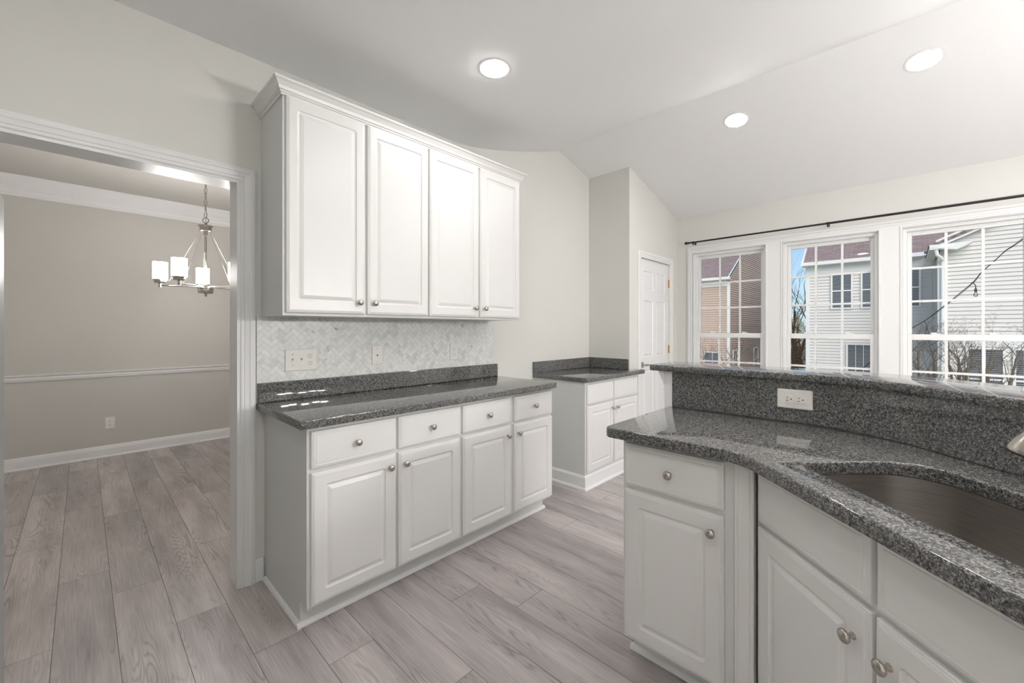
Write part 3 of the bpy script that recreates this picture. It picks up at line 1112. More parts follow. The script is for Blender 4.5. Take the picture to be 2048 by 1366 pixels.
# sink bowl
bm = bmesh.new()
bo = offset(bowl if area(bowl) > 0 else bowl[::-1], -0.006)
rings = []
for d, z in ((0, 0.8755), (0.001, 0.85), (0.004, 0.70), (0.012, 0.675), (0.03, 0.662), (0.06, 0.658)):
    rings.append([bm.verts.new((x, y_, z)) for x, y_ in offset(bo, d)])
lip = [bm.verts.new((x, y_, 0.8755)) for x, y_ in offset(bo, -0.02)]
lipb = [bm.verts.new((x, y_, 0.8735)) for x, y_ in offset(bo, -0.02)]
out_ = [[bm.verts.new((x, y_, z)) for x, y_ in offset(bo, d)] for d, z in ((-0.0015, 0.8735), (-0.0015, 0.66), (0.058, 0.655))]
seq = [out_[2], out_[1], out_[0], lipb, lip] + rings
for A, B in zip(seq, seq[1:]):
    for k in range(len(A)):
        bm.faces.new((A[k], A[(k + 1) % len(A)], B[(k + 1) % len(A)], B[k]))
bm.faces.new(rings[-1]); bm.faces.new(out_[2])
si = thing('sink', 'undermount brushed steel sink bowl below the peninsula granite', 'sink', (*fr(0.78, 1.01), 0.655))
o = finish('sink_bowl', bm, M['steel'], si, smooth=50)
o.location = (-fr(0.78, 1.01)[0], -fr(0.78, 1.01)[1], -0.655)
bm = bmesh.new()
lathe(bm, [(0.001, 0.0035), (0.02, 0.0035), (0.022, 0.006), (0.042, 0.007), (0.045, 0.0035), (0.001, 0.0034)], Matrix(), seg=24)
finish('drain', bm, M['nickel'], si, smooth=40)

# faucet (only its spray head reaches into the picture)
fb = fr(0.62, 1.262)
fa = thing('faucet', 'satin nickel pull-out kitchen faucet over the sink at the right edge of the photo', 'faucet', (fb[0], fb[1], 0.915))
bm = bmesh.new()
lathe(bm, [(0.001, 0), (0.030, 0), (0.030, 0.006), (0.024, 0.012), (0.022, 0.05), (0.021, 0.11), (0.001, 0.115)], Matrix(), seg=24)
finish('faucet_base', bm, M['nickel'], fa, smooth=40)
bm = bmesh.new()
fc = Vector((1.347, -0.180, 1.035)) - Vector((fb[0], fb[1], 0.915))   # centre of the spray face
d = Vector((0.02, 0.30, -0.95)).normalized()
ln = 0.075
st = fc - d * ln
p0, p3 = Vector((0, 0, 0.10)), st
pts = []
for k in range(13):
    t = k / 12
    c1, c2_ = p0 + Vector((0, 0, 0.16)), p3 - d * 0.12
    pts.append(p0 * (1 - t) ** 3 + c1 * 3 * t * (1 - t) ** 2 + c2_ * 3 * t * t * (1 - t) + p3 * t ** 3)
tube(bm, pts, [0.018 - 0.003 * k / 12 for k in range(13)], seg=16)
finish('spout', bm, M['nickel'], fa, smooth=60)
q = d.to_track_quat('Z', 'Y').to_matrix().to_4x4()
bm = bmesh.new()
lathe(bm, [(0.010, -0.006), (0.0155, 0.0), (0.017, 0.018), (0.021, 0.034), (0.028, 0.050), (0.032, 0.066), (0.033, ln - 0.003), (0.0325, ln), (0.001, ln + 0.0005)], Matrix.Translation(st) @ q, seg=28)
sh = finish('spray_head', bm, M['nickel'], fa, smooth=60)
bm = bmesh.new()
lathe(bm, [(0.001, ln), (0.0315, ln), (0.0315, ln + 0.004), (0.001, ln + 0.004)], Matrix.Translation(st) @ q, seg=28)
finish('spray_face', bm, M['dark'], sh)['label'] = 'black spray face'
bm = bmesh.new()
tube(bm, [(0.0, 0, 0.09), (0.03, -0.03, 0.10), (0.06, -0.06, 0.13)], [0.009, 0.008, 0.006])
finish('lever', bm, M['nickel'], fa, smooth=60)

# ---------------------------------------------------------------- electrical plates
def receptacle(bm, cx, cz, y, r=0.0165):
    """face of one outlet (bm gets three meshes through material slots: 0 face, 1 slots)"""
    v = []
    prof = []
    for k in range(28):
        a = 2 * math.pi * k / 28
        prof.append((cx + r * math.cos(a), cz + max(-0.0135, min(0.0135, r * math.sin(a)))))
    prism(bm, prof, 'y', y, y - 0.0022, mi=0)
    for dx, h in ((-0.0062, 0.0075), (0.0062, 0.0062)):
        box(bm, cx + dx - 0.0011, cx + dx + 0.0011, y - 0.0024, y - 0.0020, cz + 0.0015, cz + 0.0015 + h, mi=1)
    box(bm, cx - 0.0022, cx + 0.0022, y - 0.0024, y - 0.0020, cz - 0.0105, cz - 0.0060, mi=1)

def plate(name, label, cat, loc, rotz, w, h, kinds, tilt=None):
    """kinds: list of (kind, x offset)"""
    r = thing(name, label, cat, loc, rotz)
    bm = bmesh.new()
    panel(bm, w, h, [(0, 0, 0.003), (0, -0.003, 0.003), (0.0015, -0.0048, 0.003), (0.004, -0.0058, 0.003)], -w / 2, -h / 2, 0)
    p = finish('cover_plate', bm, M['plate'], r)
    for kd, ox in kinds:
        bm = bmesh.new()
        if kd == 'duplex':
            receptacle(bm, ox, 0.0195, -0.0058); receptacle(bm, ox, -0.0195, -0.0058)
            finish('receptacle', bm, [M['plate'], M['dark']], r)
        elif kd == 'toggle':
            box(bm, ox - 0.0048, ox + 0.0048, -0.0066, -0.0056, -0.0115, 0.0115, mi=0)
            prism(bm, [(-0.006, -0.003), (-0.016, 0.006), (-0.017, 0.010), (-0.015, 0.012), (-0.006, 0.006)], 'x', ox - 0.0038, ox + 0.0038)
            finish('toggle_switch', bm, M['plate'], r)
        elif kd == 'phone':
            box(bm, ox - 0.0070, ox + 0.0070, -0.0068, -0.0056, -0.0075, 0.0075, mi=0)
            prism(bm, [(ox - 0.0048, 0.004), (ox + 0.0048, 0.004), (ox + 0.0048, -0.001), (ox + 0.002, -0.0048), (ox - 0.002, -0.0048), (ox - 0.0048, -0.001)], 'y', -0.0071, -0.0066, mi=1)
            finish('phone_jack', bm, [M['plate'], M['dark']], r)
        zz = (0,) if kd == 'duplex' else (0.030, -0.030) if kd == 'toggle' else (0.042, -0.042)
        for z in zz:
            bm = bmesh.new()
            lathe(bm, [(0.0003, 0), (0.0026, 0), (0.0026, 0.0008), (0.0003, 0.001)], Matrix.Translation((ox, -0.0057, z)) @ Matrix.Rotation(R(90), 4, 'X'), seg=12)
            finish('screw', bm, M['nickel'] if kd != 'duplex' else M['plate'], r)
    return r
yt_ = D - 0.0086
plate('switch_plate', 'three-gang ivory plate with two toggle switches and an outlet on the marble tile', 'switch', (0.833, yt_, 1.125), 0, 0.166, 0.118, [('toggle', -0.046), ('toggle', 0.0), ('duplex', 0.046)])
plate('phone_jack_plate', 'narrow ivory phone jack plate in the middle of the marble tile', 'wall plate', (1.281, yt_, 1.129), 0, 0.070, 0.114, [('phone', 0)])
plate('wall_outlet', 'ivory outlet on the marble tile near its right end', 'outlet', (1.888, yt_, 1.126), 0, 0.072, 0.116, [('duplex', 0)])
plate('wall_outlet', 'ivory outlet low on the taupe dining room wall', 'outlet', (0.197, YD - 0.0005, 0.338), 0, 0.074, 0.120, [('duplex', 0)])
io = plate('wall_outlet', 'ivory outlet mounted sideways on the dark granite splash of the peninsula', 'outlet', (2.0002, 0.330, 1.009), 0, 0.078, 0.120, [('duplex', 0)])
io.rotation_euler = (Matrix.Rotation(R(-90), 3, 'Z') @ Matrix.Rotation(R(-90), 3, 'Y')).to_euler()

# ---------------------------------------------------------------- ceiling lights
def can_light(x, y, label, visible=True):
    z = zv(x)
    r = thing('recessed_light', label, 'ceiling light', (x, y, z), 0, 'recessed ceiling lights')
    slope = 0
    if XK < x < XR:
        slope = math.atan2(ZR - ZC, XR - XK)
    elif x > XR:
        slope = math.atan2(ZW - ZR, XW - XR)
    r.rotation_euler = (0, -slope, 0)
    bm = bmesh.new()
    lathe(bm, [(0.074, -0.0005), (0.092, -0.0005), (0.092, -0.002), (0.087, -0.003), (0.080, -0.0035), (0.074, -0.003)], Matrix(), seg=40, cap=False)
    bm.faces.ensure_lookup_table()
    finish('trim_ring', bm, M['trim'], r, smooth=40)
    bm = bmesh.new()
    lathe(bm, [(0.0745, -0.0015), (0.0745, -0.004), (0.04, -0.0055), (0.001, -0.006)], Matrix(), seg=32)
    finish('lamp_lens', bm, M['lens'], r, smooth=60)
    return r
can_light(1.515, 1.582, 'round recessed light on the flat ceiling above the wall cabinets')
can_light(3.51, 0.958, 'smaller looking recessed light on the sloped ceiling, left of two near the windows')
can_light(3.51, -0.071, 'recessed light on the sloped ceiling nearest the right edge of the photo')
for x, y in ((1.515, 0.59), (1.515, -0.40), (1.515, -1.39), (-0.10, 0.59), (-0.10, -0.48), (-0.10, -1.50), (3.51, -1.10), (3.51, -2.13)):  # unseen: some follow window glints, the rest added to brighten the room
    can_light(x, y, 'unseen recessed ceiling light, set in to match the kitchen brightness')

# ---------------------------------------------------------------- curtain rod
cr_ = thing('curtain_rod', 'long black curtain rod mounted above the windows', 'curtain rod', (XW - 0.085, 0.2, 2.262))
bm = bmesh.new()
tube(bm, [(0, -2.0, 0), (0, 1.585, 0)], 0.0085, seg=14)
tube(bm, [(0, -2.0, 0), (0, 0.33, 0)], 0.0100, seg=14)
finish('rod', bm, M['black'], cr_, smooth=40)
bm = bmesh.new()
lathe(bm, [(0.0005, 0), (0.012, 0), (0.012, 0.012), (0.009, 0.014), (0.009, 0.018), (0.015, 0.021), (0.016, 0.034), (0.012, 0.042), (0.0005, 0.043)], Matrix.Translation((0, 1.580, 0)) @ Matrix.Rotation(R(-90), 4, 'X'), seg=18)
finish('finial', bm, M['black'], cr_, smooth=40)
for yy in (1.535, 0.33, -1.6):
    bm = bmesh.new()
    box(bm, 0.078, 0.0845, yy - 0.008, yy + 0.008, -0.018, 0.008, bev=0.001)
    box(bm, 0.004, 0.080, yy - 0.004, yy + 0.004, -0.016, -0.010)
    tube(bm, [(0, yy - 0.006, -0.001), (0, yy + 0.006, -0.001)], 0.0135, seg=14)
    tube(bm, [(0.002, yy, -0.012), (0.002, yy, -0.030)], 0.0045, seg=10)
    finish('bracket', bm, M['black'], cr_, smooth=40)

# ---------------------------------------------------------------- chandelier
CHX, CHY, CHZ = 0.709, 4.20, 1.626
ch = thing('chandelier', 'brushed nickel chandelier with white glass cylinder shades hanging in the dining room', 'chandelier', (CHX, CHY, CHZ))
bm = bmesh.new()
lathe(bm, [(0.001, -0.063), (0.009, -0.063), (0.010, -0.038), (0.050, -0.037), (0.053, -0.030), (0.053, -0.002), (0.060, 0.002), (0.060, 0.008), (0.022, 0.012), (0.013, 0.026), (0.0085, 0.032), (0.0085, 0.440), (0.015, 0.444), (0.015, 0.474), (0.038, 0.4745), (0.042, 0.478), (0.042, 0.512), (0.051, 0.5125), (0.052, 0.522), (0.045, 0.5225), (0.012, 0.526), (0.010, 0.548), (0.001, 0.550)], Matrix(), seg=28)
finish('stem', bm, M['nickel'], ch, smooth=35)
bm = bmesh.new()
lathe(bm, [(0.001, ZC - CHZ - 0.002), (0.062, ZC - CHZ - 0.002), (0.062, ZC - CHZ - 0.012), (0.030, ZC - CHZ - 0.028), (0.001, ZC - CHZ - 0.030)], Matrix(), seg=28)
finish('canopy', bm, M['nickel'], ch, smooth=35)
bm = bmesh.new()
def ring_link(bm, c, rx, rz, r, ang):
    pts = []
    for k in range(18):
        a = 2 * math.pi * k / 18
        pts.append((c[0] + rx * math.cos(a) * math.cos(ang), c[1] + rx * math.cos(a) * math.sin(ang), c[2] + rz * math.sin(a)))
    tube(bm, pts, r, seg=7, closed=True)
ring_link(bm, (0, 0, 0.568), 0.022, 0.022, 0.0036, R(-35))
z = 0.612
k = 0
while z < ZC - CHZ - 0.03:
    ring_link(bm, (0, 0, z), 0.0105, 0.029, 0.0028, R(55 if k % 2 else -35))
    z += 0.0500; k += 1
tube(bm, [(0.003 * math.sin(i), 0.003 * math.cos(i), 0.55 + i * 0.045) for i in range(11)], 0.0022, seg=6)
finish('chain', bm, M['nickel'], ch, smooth=60)
RA = 0.301
rightv = Vector((0.692, -0.7216, 0)); fwdv = Vector((0.7216, 0.692, 0))
for k in range(5):
    a = 126.6 + 4 + 72 * k
    dv = (rightv * math.cos(R(a)) + fwdv * math.sin(R(a))).normalized()
    tip = dv * RA
    bm = bmesh.new()
    tube(bm, [dv * 0.03 + Vector((0, 0, 0.016)), dv * (RA * 0.97) + Vector((0, 0, 0.016))], 0.0050, seg=10)
    arm = finish('arm', bm, M['nickel'], ch, smooth=60)
    bm = bmesh.new()
    lathe(bm, [(0.001, 0.000), (0.011, 0.000), (0.011, 0.034), (0.036, 0.036), (0.039, 0.042), (0.039, 0.052), (0.047, 0.056), (0.047, 0.066), (0.001, 0.067)], Matrix.Translation(tip), seg=26)
    finish('shade_holder', bm, M['nickel'], arm, smooth=35)
    bm = bmesh.new()
    lathe(bm, [(0.043, 0.0675), (0.048, 0.0675), (0.048, 0.202), (0.043, 0.202), (0.043, 0.0675)], Matrix.Translation(tip), seg=30, cap=False)
    finish('glass_shade', bm, M['shade'], arm, smooth=40)
    bm = bmesh.new()
    tube(bm, [dv * (RA * 0.86) + Vector((0, 0, 0.020)), dv * 0.036 + Vector((0, 0, 0.478))], 0.0013, seg=6)
    finish('support_wire', bm, M['nickel'], ch, smooth=60)

fill_lamp = copy_tree(ch)  # added copy behind the camera, lifts the ceiling and cabinet fronts
fill_lamp.location = (2.3, -1.95, 1.50)
fill_lamp.rotation_euler = (0, 0, 0.4)
M['fill_shade'] = emit('added_fill_shade', (1.0, 0.98, 0.968, 1), 175.0)  # stronger glow for the added fill lamp
for a_ in fill_lamp.children:
    for g_ in a_.children:
        if g_.name.startswith('glass_shade'):
            g_.data = g_.data.copy(); g_.data.materials[0] = M['fill_shade']
fill_lamp['label'] = 'added chandelier out of view that fills the kitchen with light'

# ---------------------------------------------------------------- refrigerator at the left edge
rf = thing('refrigerator', 'grey upright appliance edge at the far left of the photo', 'refrigerator', (-0.15, 1.40, 0), 0)
boxobj('refrigerator_body', M['fridge'], rf, -0.70, -0.04, -0.42, 0.42, 0.02, 1.665, bev=0.012)
boxobj('freezer_door', M['fridge'], rf, -0.038, 0.0, -0.42, -0.003, 0.06, 1.665, bev=0.012)
boxobj('refrigerator_door', M['fridge'], rf, -0.038, 0.0, 0.003, 0.42, 0.06, 1.665, bev=0.012)
boxobj('toe_grille', M['dark'], rf, -0.12, -0.05, -0.40, 0.40, 0.0, 0.0195)

# ================================================================ OUTDOORS
bm = bmesh.new()
box(bm, 5.2, 90, -60, 60, -2.0, -1.75)
tag(finish('lawn', bm, M['soil']), kind='structure')

def siding(bm, axis, plane, sgn, u0, u1, z0, z1, lap=0.115, clip=None):
    """clapboard courses on a wall facing sgn*axis; clip = list of (co, no)"""
    z = z0
    prof = []
    start = len(bm.verts)
    while z < z1:
        prof += [(plane + sgn * 0.033, z), (plane + sgn * 0.003, z + lap)]
        z += lap
    def P(u, w, zz):
        return (w, u, zz) if axis == 'x' else (u, w, zz)
    A = [bm.verts.new(P(u0, w, zz)) for w, zz in prof]
    B = [bm.verts.new(P(u1, w, zz)) for w, zz in prof]
    fs = []
    for i in range(len(prof) - 1):
        fs.append(bm.faces.new((A[i], A[i + 1], B[i + 1], B[i])))
    for co, no in (clip or []):
        geom = list({v for f in fs if f.is_valid for v in f.verts}) + list({e for f in fs if f.is_valid for e in f.edges}) + [f for f in fs if f.is_valid]
        res = bmesh.ops.bisect_plane(bm, geom=geom, plane_co=co, plane_no=no, clear_outer=True)
        fs = [g for g in res['geom'] if isinstance(g, bmesh.types.BMFace) and g.is_valid]

def far_window(parent, axis, plane, sgn, u0, u1, z0, z1, nx=2, nz=4, double=True):
    """white frame with meeting rail and grille; pane with drawn blinds as its sub-part"""
    bm = bmesh.new()
    def B(ua, ub, za, zb, d0, d1, mi=0):
        d0, d1 = d0 + 0.028, d1 + 0.028
        if axis == 'x':
            box(bm, plane + sgn * d0, plane + sgn * d1, ua, ub, za, zb, mi=mi)
        else:
            box(bm, ua, ub, plane + sgn * d0, plane + sgn * d1, za, zb, mi=mi)
    f = 0.055
    B(u0 - f, u0, z0 - f, z1 + f, 0.01, 0.05); B(u1, u1 + f, z0 - f, z1 + f, 0.01, 0.05)
    B(u0, u1, z0 - f, z0, 0.01, 0.05); B(u0, u1, z1, z1 + f, 0.01, 0.05)
    if double:
        zm_ = (z0 + z1) / 2
        B(u0, u1, zm_ - 0.022, zm_ + 0.022, 0.016, 0.040)
    for k in range(1, nx):
        u = u0 + (u1 - u0) * k / nx
        B(u - 0.007, u + 0.007, z0, z1, 0.018, 0.034)
    o = finish('window', bm, M['gutter'], parent)
    bm = bmesh.new()
    B(u0, u1, z0, z1, 0.010, 0.014)
    n = int((z1 - z0) / 0.052)
    for k in range(n):
        zz = z0 + (z1 - z0) * (k + 0.5) / n
        B(u0 + 0.005, u1 - 0.005, zz - 0.008, zz + 0.005, 0.0142, 0.017, mi=1)
    finish('pane', bm, [M['farglass'], M['tape']], o)
    return o

def roof_slab(parent, pts, t=0.08, uvs=1.0):
    """quad roof plane with thickness; uv: along eave, up slope"""
    bm = bmesh.new()
    uvl = bm.loops.layers.uv.new('UVMap')
    P = [Vector(p) for p in pts]
    n = (P[1] - P[0]).cross(P[3] - P[0]).normalized()
    if n.z < 0:
        n = -n
    a = [bm.verts.new(p) for p in P]
    b = [bm.verts.new(p - n * t) for p in P]
    bm.faces.new(a); bm.faces.new(b)
    for i in range(4):
        bm.faces.new((a[i], a[(i + 1) % 4], b[(i + 1) % 4], b[i]))
    e = (P[1] - P[0]).normalized(); s = (P[3] - P[0] - e * (P[3] - P[0]).dot(e)).normalized()
    for f in bm.faces:
        for lp in f.loops:
            d_ = lp.vert.co - P[0]
            lp[uvl].uv = (d_.dot(e), d_.dot(s))
    return finish('roof', bm, M['shingle'], parent)

def bxo(name, m, parent, *a):
    return boxobj(name, m, parent, *a)

# tan house
ta = thing('house', 'tan clapboard neighbour house with gable end, seen through the left window', 'house', (0, 0, 0))
XA, YA, ZE = 22.5, 6.46, 3.82
sl = 0.625
bm = bmesh.new()
siding(bm, 'x', XA, -1, YA + 0.10, 16, -1.75, ZE - 0.34)
siding(bm, 'y', YA, -1, XA + 0.10, XA + 11, -1.75, ZE + 4.0, clip=[((XA, YA, ZE), (-sl, 0, 1)), ((XA + 11, YA, ZE), (sl, 0, 1))])
finish('siding', bm, M['tan'], ta)
bxo('wall_core', M['tan'], ta, XA + 0.001, XA + 11, YA + 0.001, 16, -1.75, ZE)
bm = bmesh.new()
box(bm, XA - 0.03, XA + 0.10, YA - 0.03, YA + 0.10, -1.75, ZE - 0.2)
box(bm, XA - 0.028, XA, YA + 0.1, 16, ZE - 0.36, ZE - 0.06)
finish('corner_board', bm, M['gutter'], ta)
bm = bmesh.new()
box(bm, XA - 0.38, XA - 0.25, YA - 0.12, 16, ZE - 0.06, ZE + 0.07)
box(bm, XA - 0.27, XA, YA - 0.10, 16, ZE - 0.08, ZE - 0.05)
prism(bm, [(XA - 0.32, ZE - 0.02), (XA + 5.5, ZE + 5.5 * sl + 0.13), (XA + 5.5, ZE + 5.5 * sl + 0.27), (XA - 0.32, ZE + 0.12)], 'y', YA - 0.10, YA - 0.05)
finish('gutter', bm, M['gutter'], ta)
roof_slab(ta, [(XA - 0.30, 16, ZE + 0.08), (XA - 0.30, YA - 0.10, ZE + 0.08), (XA + 5.5, YA - 0.10, ZE + 5.8 * sl + 0.1), (XA + 5.5, 16, ZE + 5.8 * sl + 0.1)])
far_window(ta, 'x', XA, -1, 6.90, 7.60, -1.05, 0.06, nx=2)
far_window(ta, 'y', YA, -1, 22.98, 23.65, -1.05, 0.15, nx=2)
far_window(ta, 'y', YA, -1, 26.9, 27.75, -1.05, 0.15, nx=2)

# cream house
cr2 = thing('house', 'cream clapboard neighbour house with mauve shingle roof behind the middle and right windows', 'house', (0, 0, 0))
XC_, YC_ = 20.0, 2.90
bm = bmesh.new()
siding(bm, 'x', XC_, -1, -0.60, YC_ - 0.10, -1.75, ZE - 0.34)
sl2 = 0.84
siding(bm, 'y', YC_, 1, XC_ + 0.1, XC_ + 9, -1.75, ZE + 4.2, clip=[((XC_, YC_, ZE), (-sl2, 0, 1)), ((XC_ + 9, YC_, ZE), (sl2, 0, 1))])
# projecting gabled wing
XG, YG = 17.5, -0.70
siding(bm, 'x', XG, -1, -9.0, YG - 0.05, -1.75, ZE + 3.2, clip=[((XG, YG + 0.2, 3.62), (0, 0.47, 1)), ((XG, -9.5, 3.62), (0, -0.47, 1))])
finish('siding', bm, M['cream'], cr2)
bm = bmesh.new()
box(bm, XC_ + 0.001, XC_ + 9, -6.0, YC_ - 0.001, -1.75, ZE)
box(bm, XG + 0.021, XC_ + 1, -9.0, YG, -1.75, 3.6)
finish('wall_core', bm, M['cream'], cr2)
bm = bmesh.new()
box(bm, XC_ - 0.03, XC_ + 0.10, YC_ - 0.10, YC_ + 0.03, -1.75, ZE - 0.1)
box(bm, XC_ - 0.028, XC_, -0.6, YC_, ZE - 0.36, ZE - 0.06)
box(bm, XG - 0.03, XG + 0.1, YG - 0.05, YG + 0.06, -1.75, 3.45)
finish('corner_board', bm, M['gutter'], cr2)
bm = bmesh.new()
box(bm, XC_ - 0.38, XC_ - 0.25, -0.40, YC_ + 0.14, ZE - 0.06, ZE + 0.07)
box(bm, XC_ - 0.27, XC_, -0.40, YC_ + 0.10, ZE - 0.08, ZE - 0.05)
prism(bm, [(XC_ - 0.32, ZE - 0.03), (XC_ + 4.5, ZE + 4.5 * sl2 + 0.1), (XC_ + 4.5, ZE + 4.5 * sl2 + 0.24), (XC_ - 0.32, ZE + 0.11)], 'y', YC_ + 0.06, YC_ + 0.12)
# return gutter of the wing and its rake boards
box(bm, XG - 0.35, XC_, YG + 0.05, YG + 0.24, 3.60, 3.72)
prism(bm, [(YG + 0.24, 3.66), (YG + 0.24, 3.74), (YG - 0.62, 3.74), (YG - 0.45, 3.62), (YG - 0.30, 3.55)], 'x', XG - 0.36, XG - 0.02)
prism(bm, [(YG + 0.10, 3.66), (-5.0, 3.66 + 0.47 * 4.4), (-5.0, 3.90 + 0.47 * 4.4), (YG + 0.10, 3.88)], 'x', XG - 0.22, XG - 0.16)
prism(bm, [(-9.4, 3.66), (-5.0, 3.66 + 0.47 * 4.4), (-5.0, 3.90 + 0.47 * 4.4), (-9.4, 3.88)], 'x', XG - 0.22, XG - 0.16)
finish('gutter', bm, M['gutter'], cr2)
bm = bmesh.new()
tube(bm, [(XG - 0.28, YG + 0.10, 3.60), (XG - 0.28, YG + 0.08, 3.44), (XG - 0.16, YG - 0.02, 3.34), (XG - 0.07, YG - 0.04, 3.26), (XG - 0.07, YG - 0.04, -1.7)], 0.045, seg=8)
finish('downspout', bm, M['gutter'], cr2)
roof_slab(cr2, [(XC_ - 0.30, YC_ + 0.12, ZE + 0.08), (XC_ - 0.30, -4.0, ZE + 0.08), (XC_ + 4.5, -4.0, ZE + 4.8 * sl2 + 0.08), (XC_ + 4.5, YC_ + 0.12, ZE + 4.8 * sl2 + 0.08)])
roof_slab(cr2, [(XG - 0.25, YG + 0.26, 3.74), (XC_ + 2.0, YG + 0.26, 3.74), (XC_ + 2.0, -5.0, 3.74 + 0.47 * 4.56), (XG - 0.25, -5.0, 3.74 + 0.47 * 4.56)])
far_window(cr2, 'x', XC_, -1, 1.53, 2.08, 2.10, 3.38, nx=2)
far_window(cr2, 'x', XC_, -1, 0.62, 1.20, 2.10, 3.38, nx=2)
far_window(cr2, 'x', XC_, -1, -0.28, 0.27, 2.10, 3.38, nx=2)
far_window(cr2, 'x', XC_, -1, 0.95, 1.62, -0.30, 0.70, nx=3, double=False)
far_window(cr2, 'x', XG, -1, -1.88, -1.25, -0.95, 0.72, nx=2)
far_window(cr2, 'x', XG, -1, -2.80, -2.11, -0.95, 0.72, nx=2)
bm = bmesh.new()
box(bm, XG - 0.05, XG - 0.021, -3.2, -1.12, 0.80, 0.93)
finish('window_header', bm, M['gutter'], cr2)

# bare trees between the houses
def branch(bm, p, d, L, r, depth, rng, tips, droop=0.0, spread=0.6, nseg=4):
    pts = [p]; rr = [r]
    q = p.copy(); dd = d.copy()
    for k in range(nseg):
        dd = (dd + Vector((rng.uniform(-1, 1), rng.uniform(-1, 1), rng.uniform(-0.6, 0.8))) * 0.16 + Vector((0, 0, -droop * 0.1))).normalized()
        q = q + dd * (L / nseg)
        pts.append(q.copy()); rr.append(r * (1 - 0.55 * (k + 1) / nseg))
    tube(bm, pts, rr, seg=5 if depth > 1 else 3, cap=False)
    if depth == 0:
        tips.append((pts[-1], dd)); return
    for k in range(3 if depth > 1 else 4):
        i = rng.randint(1, nseg)
        dv = (dd + Vector((rng.uniform(-1, 1), rng.uniform(-1, 1), rng.uniform(-0.3, 0.9))) * spread).normalized()
        branch(bm, pts[i], dv, L * rng.uniform(0.5, 0.72), rr[i] * 0.6, depth - 1, rng, tips, droop, spread, nseg)
    tips.append((pts[-1], dd))

def tree(label, x, y, h, seed, r=0.09, n=4):
    rng = random.Random(seed)
    root = thing('bare_tree', label, 'tree', (x, y, -1.75))
    bm = bmesh.new(); tips = []
    for q_ in range(3):
        branch(bm, Vector((rng.uniform(-.5, .5), rng.uniform(-.4, .4), 0)), Vector((rng.uniform(-.12, .12), rng.uniform(-.12, .12), 1)).normalized(), h * 0.62, r, n, rng, tips, spread=0.55, nseg=6)
    finish('branches', bm, M['barkd'], root)
    return root
tree('tall bare tree in the gap between the two neighbour houses, left one', 31, 5.0, 7.0, 3, 0.10, 4)
tree('tall bare tree in the gap between the two neighbour houses, right one', 33, 4.85, 7.2, 5, 0.09, 4)
tree('low bare tree far back in the gap between the two neighbour houses', 38, 6.3, 5.6, 11, 0.08, 4)
def leafy(label, x, y, h, wd, seed, m, name='autumn_shrub'):
    rng = random.Random(seed)
    root = thing(name, label, 'shrub', (x, y, -1.75))
    bm = bmesh.new(); tips = []
    for k in range(6):
        branch(bm, Vector((rng.uniform(-.2, .2), rng.uniform(-.2, .2), 0)), Vector((rng.uniform(-.4, .4), rng.uniform(-.4, .4), 1)).normalized(), h * 0.5, 0.03, 2, rng, tips)
    finish('branches', bm, M['bark'], root)
    bm = bmesh.new()
    for k in range(1500):
        a = rng.uniform(0, 6.28); rr_ = wd * math.sqrt(rng.random()); zz = h * rng.uniform(0.05, 1.0)
        rr_ *= math.sin(min(1, (1.08 - zz / h) * 1.8) * 1.57)
        c = Vector((rr_ * math.cos(a), rr_ * math.sin(a), zz)); s = rng.uniform(0.02, 0.045)
        u = Vector((rng.uniform(-1, 1), rng.uniform(-1, 1), rng.uniform(-1, 1))).normalized(); w = u.orthogonal().normalized()
        bm.faces.new([bm.verts.new(c + u * s), bm.verts.new(c + w * s * 0.6), bm.verts.new(c - u * s), bm.verts.new(c - w * s * 0.6)])
    finish('foliage', bm, m, root)['kind'] = 'stuff'
leafy('golden autumn shrub low in the gap between the neighbour houses', 27.5, 4.45, 3.7, 0.75, 21, M['gold'])
M['russet'] = mat('russet_leaf', srgb(120, 84, 58), 0.85, mottle=0.35, bscale=150)
M['hedge'] = mat('hedge_leaf', srgb(84, 82, 62), 0.85, mottle=0.35, bscale=150)
leafy('brown shrub behind the golden one between the neighbour houses', 25.0, 3.85, 2.7, 0.8, 22, M['russet'])
leafy('dull green shrub at the far back of the gap between the neighbour houses', 34, 5.6, 4.6, 1.5, 23, M['hedge'])

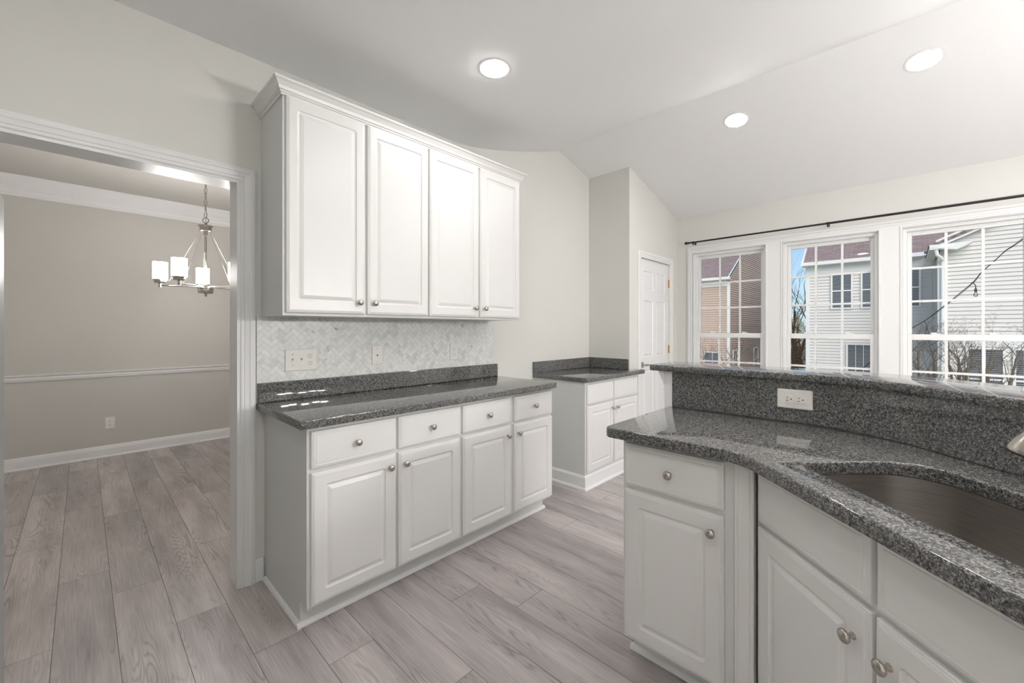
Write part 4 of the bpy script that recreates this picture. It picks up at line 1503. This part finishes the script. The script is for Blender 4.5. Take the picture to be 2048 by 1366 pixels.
# berry shrubs close to the windows
def berry_shrub(label, x, y, ztop, width, seed, stems=3, ground=-1.75, lean=0.0):
    rng = random.Random(seed)
    root = thing('berry_shrub', label, 'shrub', (x, y, ground), 0, 'crape myrtle shrubs behind the house')
    bm = bmesh.new(); tips = []
    H = ztop - ground
    for k in range(stems):
        b = Vector((rng.uniform(-.08, .08), rng.uniform(-.1, .1), 0))
        top = Vector((rng.uniform(-.2, .2), rng.uniform(-1, 1) * width * 0.5 + lean, H * rng.uniform(0.74, 0.86)))
        n_ = 7
        pts = [b.lerp(top, i / n_) + Vector((rng.uniform(-.03, .03), rng.uniform(-.05, .05), 0)) * (i > 0) for i in range(n_ + 1)]
        rr = [0.030 - 0.018 * i / n_ for i in range(n_ + 1)]
        tube(bm, pts, rr, seg=6, cap=False)
        for i in range(3, n_ + 1):
            for q in range(2 if i < n_ else 3):
                dv = Vector((rng.uniform(-1, 1) * 0.5, rng.uniform(-1, 1) * 0.8, rng.uniform(0.5, 1.2))).normalized()
                branch(bm, pts[i], dv, H * 0.12, rr[i] * 0.45, 2, rng, tips, spread=0.8, nseg=3)
    finish('branches', bm, M['bark'], root)
    bm = bmesh.new()
    for p, dd in tips:
        for k in range(3):
            c = p - dd * rng.uniform(0, 0.13) + Vector((rng.uniform(-1, 1), rng.uniform(-1, 1), rng.uniform(-1, 1))) * 0.028
            q_ = rng.uniform(0.0030, 0.0052)
            vs = [bm.verts.new(c + Vector(w_) * q_) for w_ in ((1, 0, 0), (-1, 0, 0), (0, 1, 0), (0, -1, 0), (0, 0, 1), (0, 0, -1))]
            for a_, b_, c_ in ((0, 2, 4), (2, 1, 4), (1, 3, 4), (3, 0, 4), (2, 0, 5), (1, 2, 5), (3, 1, 5), (0, 3, 5)):
                bm.faces.new((vs[a_], vs[b_], vs[c_]))
    finish('berries', bm, M['berry'], root)['kind'] = 'stuff'
    return root
for lb_, x, y, zt_, wd, sd, st_ in (
    ('bare shrub with dark berries at the left edge of the right window', 8.6, -0.03, 1.70, 0.35, 31, 3),
    ('bare berry shrub in front of the downspout, right window', 8.8, -0.28, 1.28, 0.30, 32, 3),
    ('bare berry shrub just right of the downspout, right window', 8.9, -0.48, 1.28, 0.35, 33, 3),
    ('bare berry shrub before the dark lower window of the cream house', 8.7, -0.72, 1.22, 0.35, 34, 3),
    ('tallest leaning berry shrub toward the right side of the right window', 8.5, -0.90, 1.48, 0.35, 35, 3),
    ('bare berry shrub low at the left of the left window', 9.6, 3.22, 1.02, 0.30, 36, 2),
    ('bare berry shrub low at the middle of the left window', 9.6, 2.83, 1.02, 0.25, 37, 2),
    ('bare berry shrub low at the right of the left window', 9.6, 2.45, 1.12, 0.30, 38, 2)):
    berry_shrub(lb_, x, y, zt_, wd, sd, st_)

# string lights outside the right window
sl_ = thing('string_light', 'black outdoor string light cable with hanging bulbs across the right window', 'string light', (7.5, 0.0, 1.5))
bm = bmesh.new()
cp = [(0.95, 0.36), (0.51, 0.698), (0.362, 0.84), (0.15, 1.10), (-0.032, 1.293), (-0.16, 1.399), (-0.322, 1.572), (-0.45, 1.715), (-0.578, 1.866), (-0.645, 1.979), (-0.733, 2.086), (-0.829, 2.208), (-0.943, 2.311), (-1.3, 2.70), (-1.7, 3.1)]
def smooth_path(P, n=6):
    out = []
    for i in range(len(P) - 1):
        p0, p1, p2, p3 = P[max(i - 1, 0)], P[i], P[i + 1], P[min(i + 2, len(P) - 1)]
        for k in range(n):
            t = k / n
            out.append(tuple(0.5 * ((2 * b) + (-a + c) * t + (2 * a - 5 * b + 4 * c - e) * t * t + (-a + 3 * b - 3 * c + e) * t ** 3) for a, b, c, e in zip(p0, p1, p2, p3)))
    out.append(P[-1])
    return out
sp = smooth_path(cp)
tube(bm, [(0, y_, z_ - 1.5) for y_, z_ in sp], 0.0055, seg=8)
tube(bm, [(0.01, y_, z_ - 1.5 + 0.018 * math.sin(5 * y_ + 0.6)) for y_, z_ in sp], 0.0025, seg=6)
finish('cable', bm, M['rubber'], sl_, smooth=60)
for by, bz in ((-0.16, 1.399), (-0.578, 1.866), (-1.3, 2.70)):
    bm = bmesh.new()
    tube(bm, [(0, by + 0.02, bz - 1.5 - 0.01), (0, by - 0.004, bz - 1.5 - 0.02), (0, by - 0.018, bz - 1.5 - 0.05), (0, by - 0.018, bz - 1.5 - 0.085)], 0.0052, seg=8)
    lathe(bm, [(0.004, 0), (0.010, -0.003), (0.0125, -0.010), (0.0125, -0.048), (0.001, -0.049)], Matrix.Translation((0, by - 0.018, bz - 1.5 - 0.080)), seg=14)
    so = finish('lamp_socket', bm, M['rubber'], sl_, smooth=40)
    bm = bmesh.new()
    lathe(bm, [(0.009, -0.049), (0.012, -0.056), (0.019, -0.072), (0.020, -0.084), (0.014, -0.098), (0.001, -0.102)], Matrix.Translation((0, by - 0.018, bz - 1.5 - 0.080)), seg=16)
    finish('bulb', bm, M['bulb'], so, smooth=60)
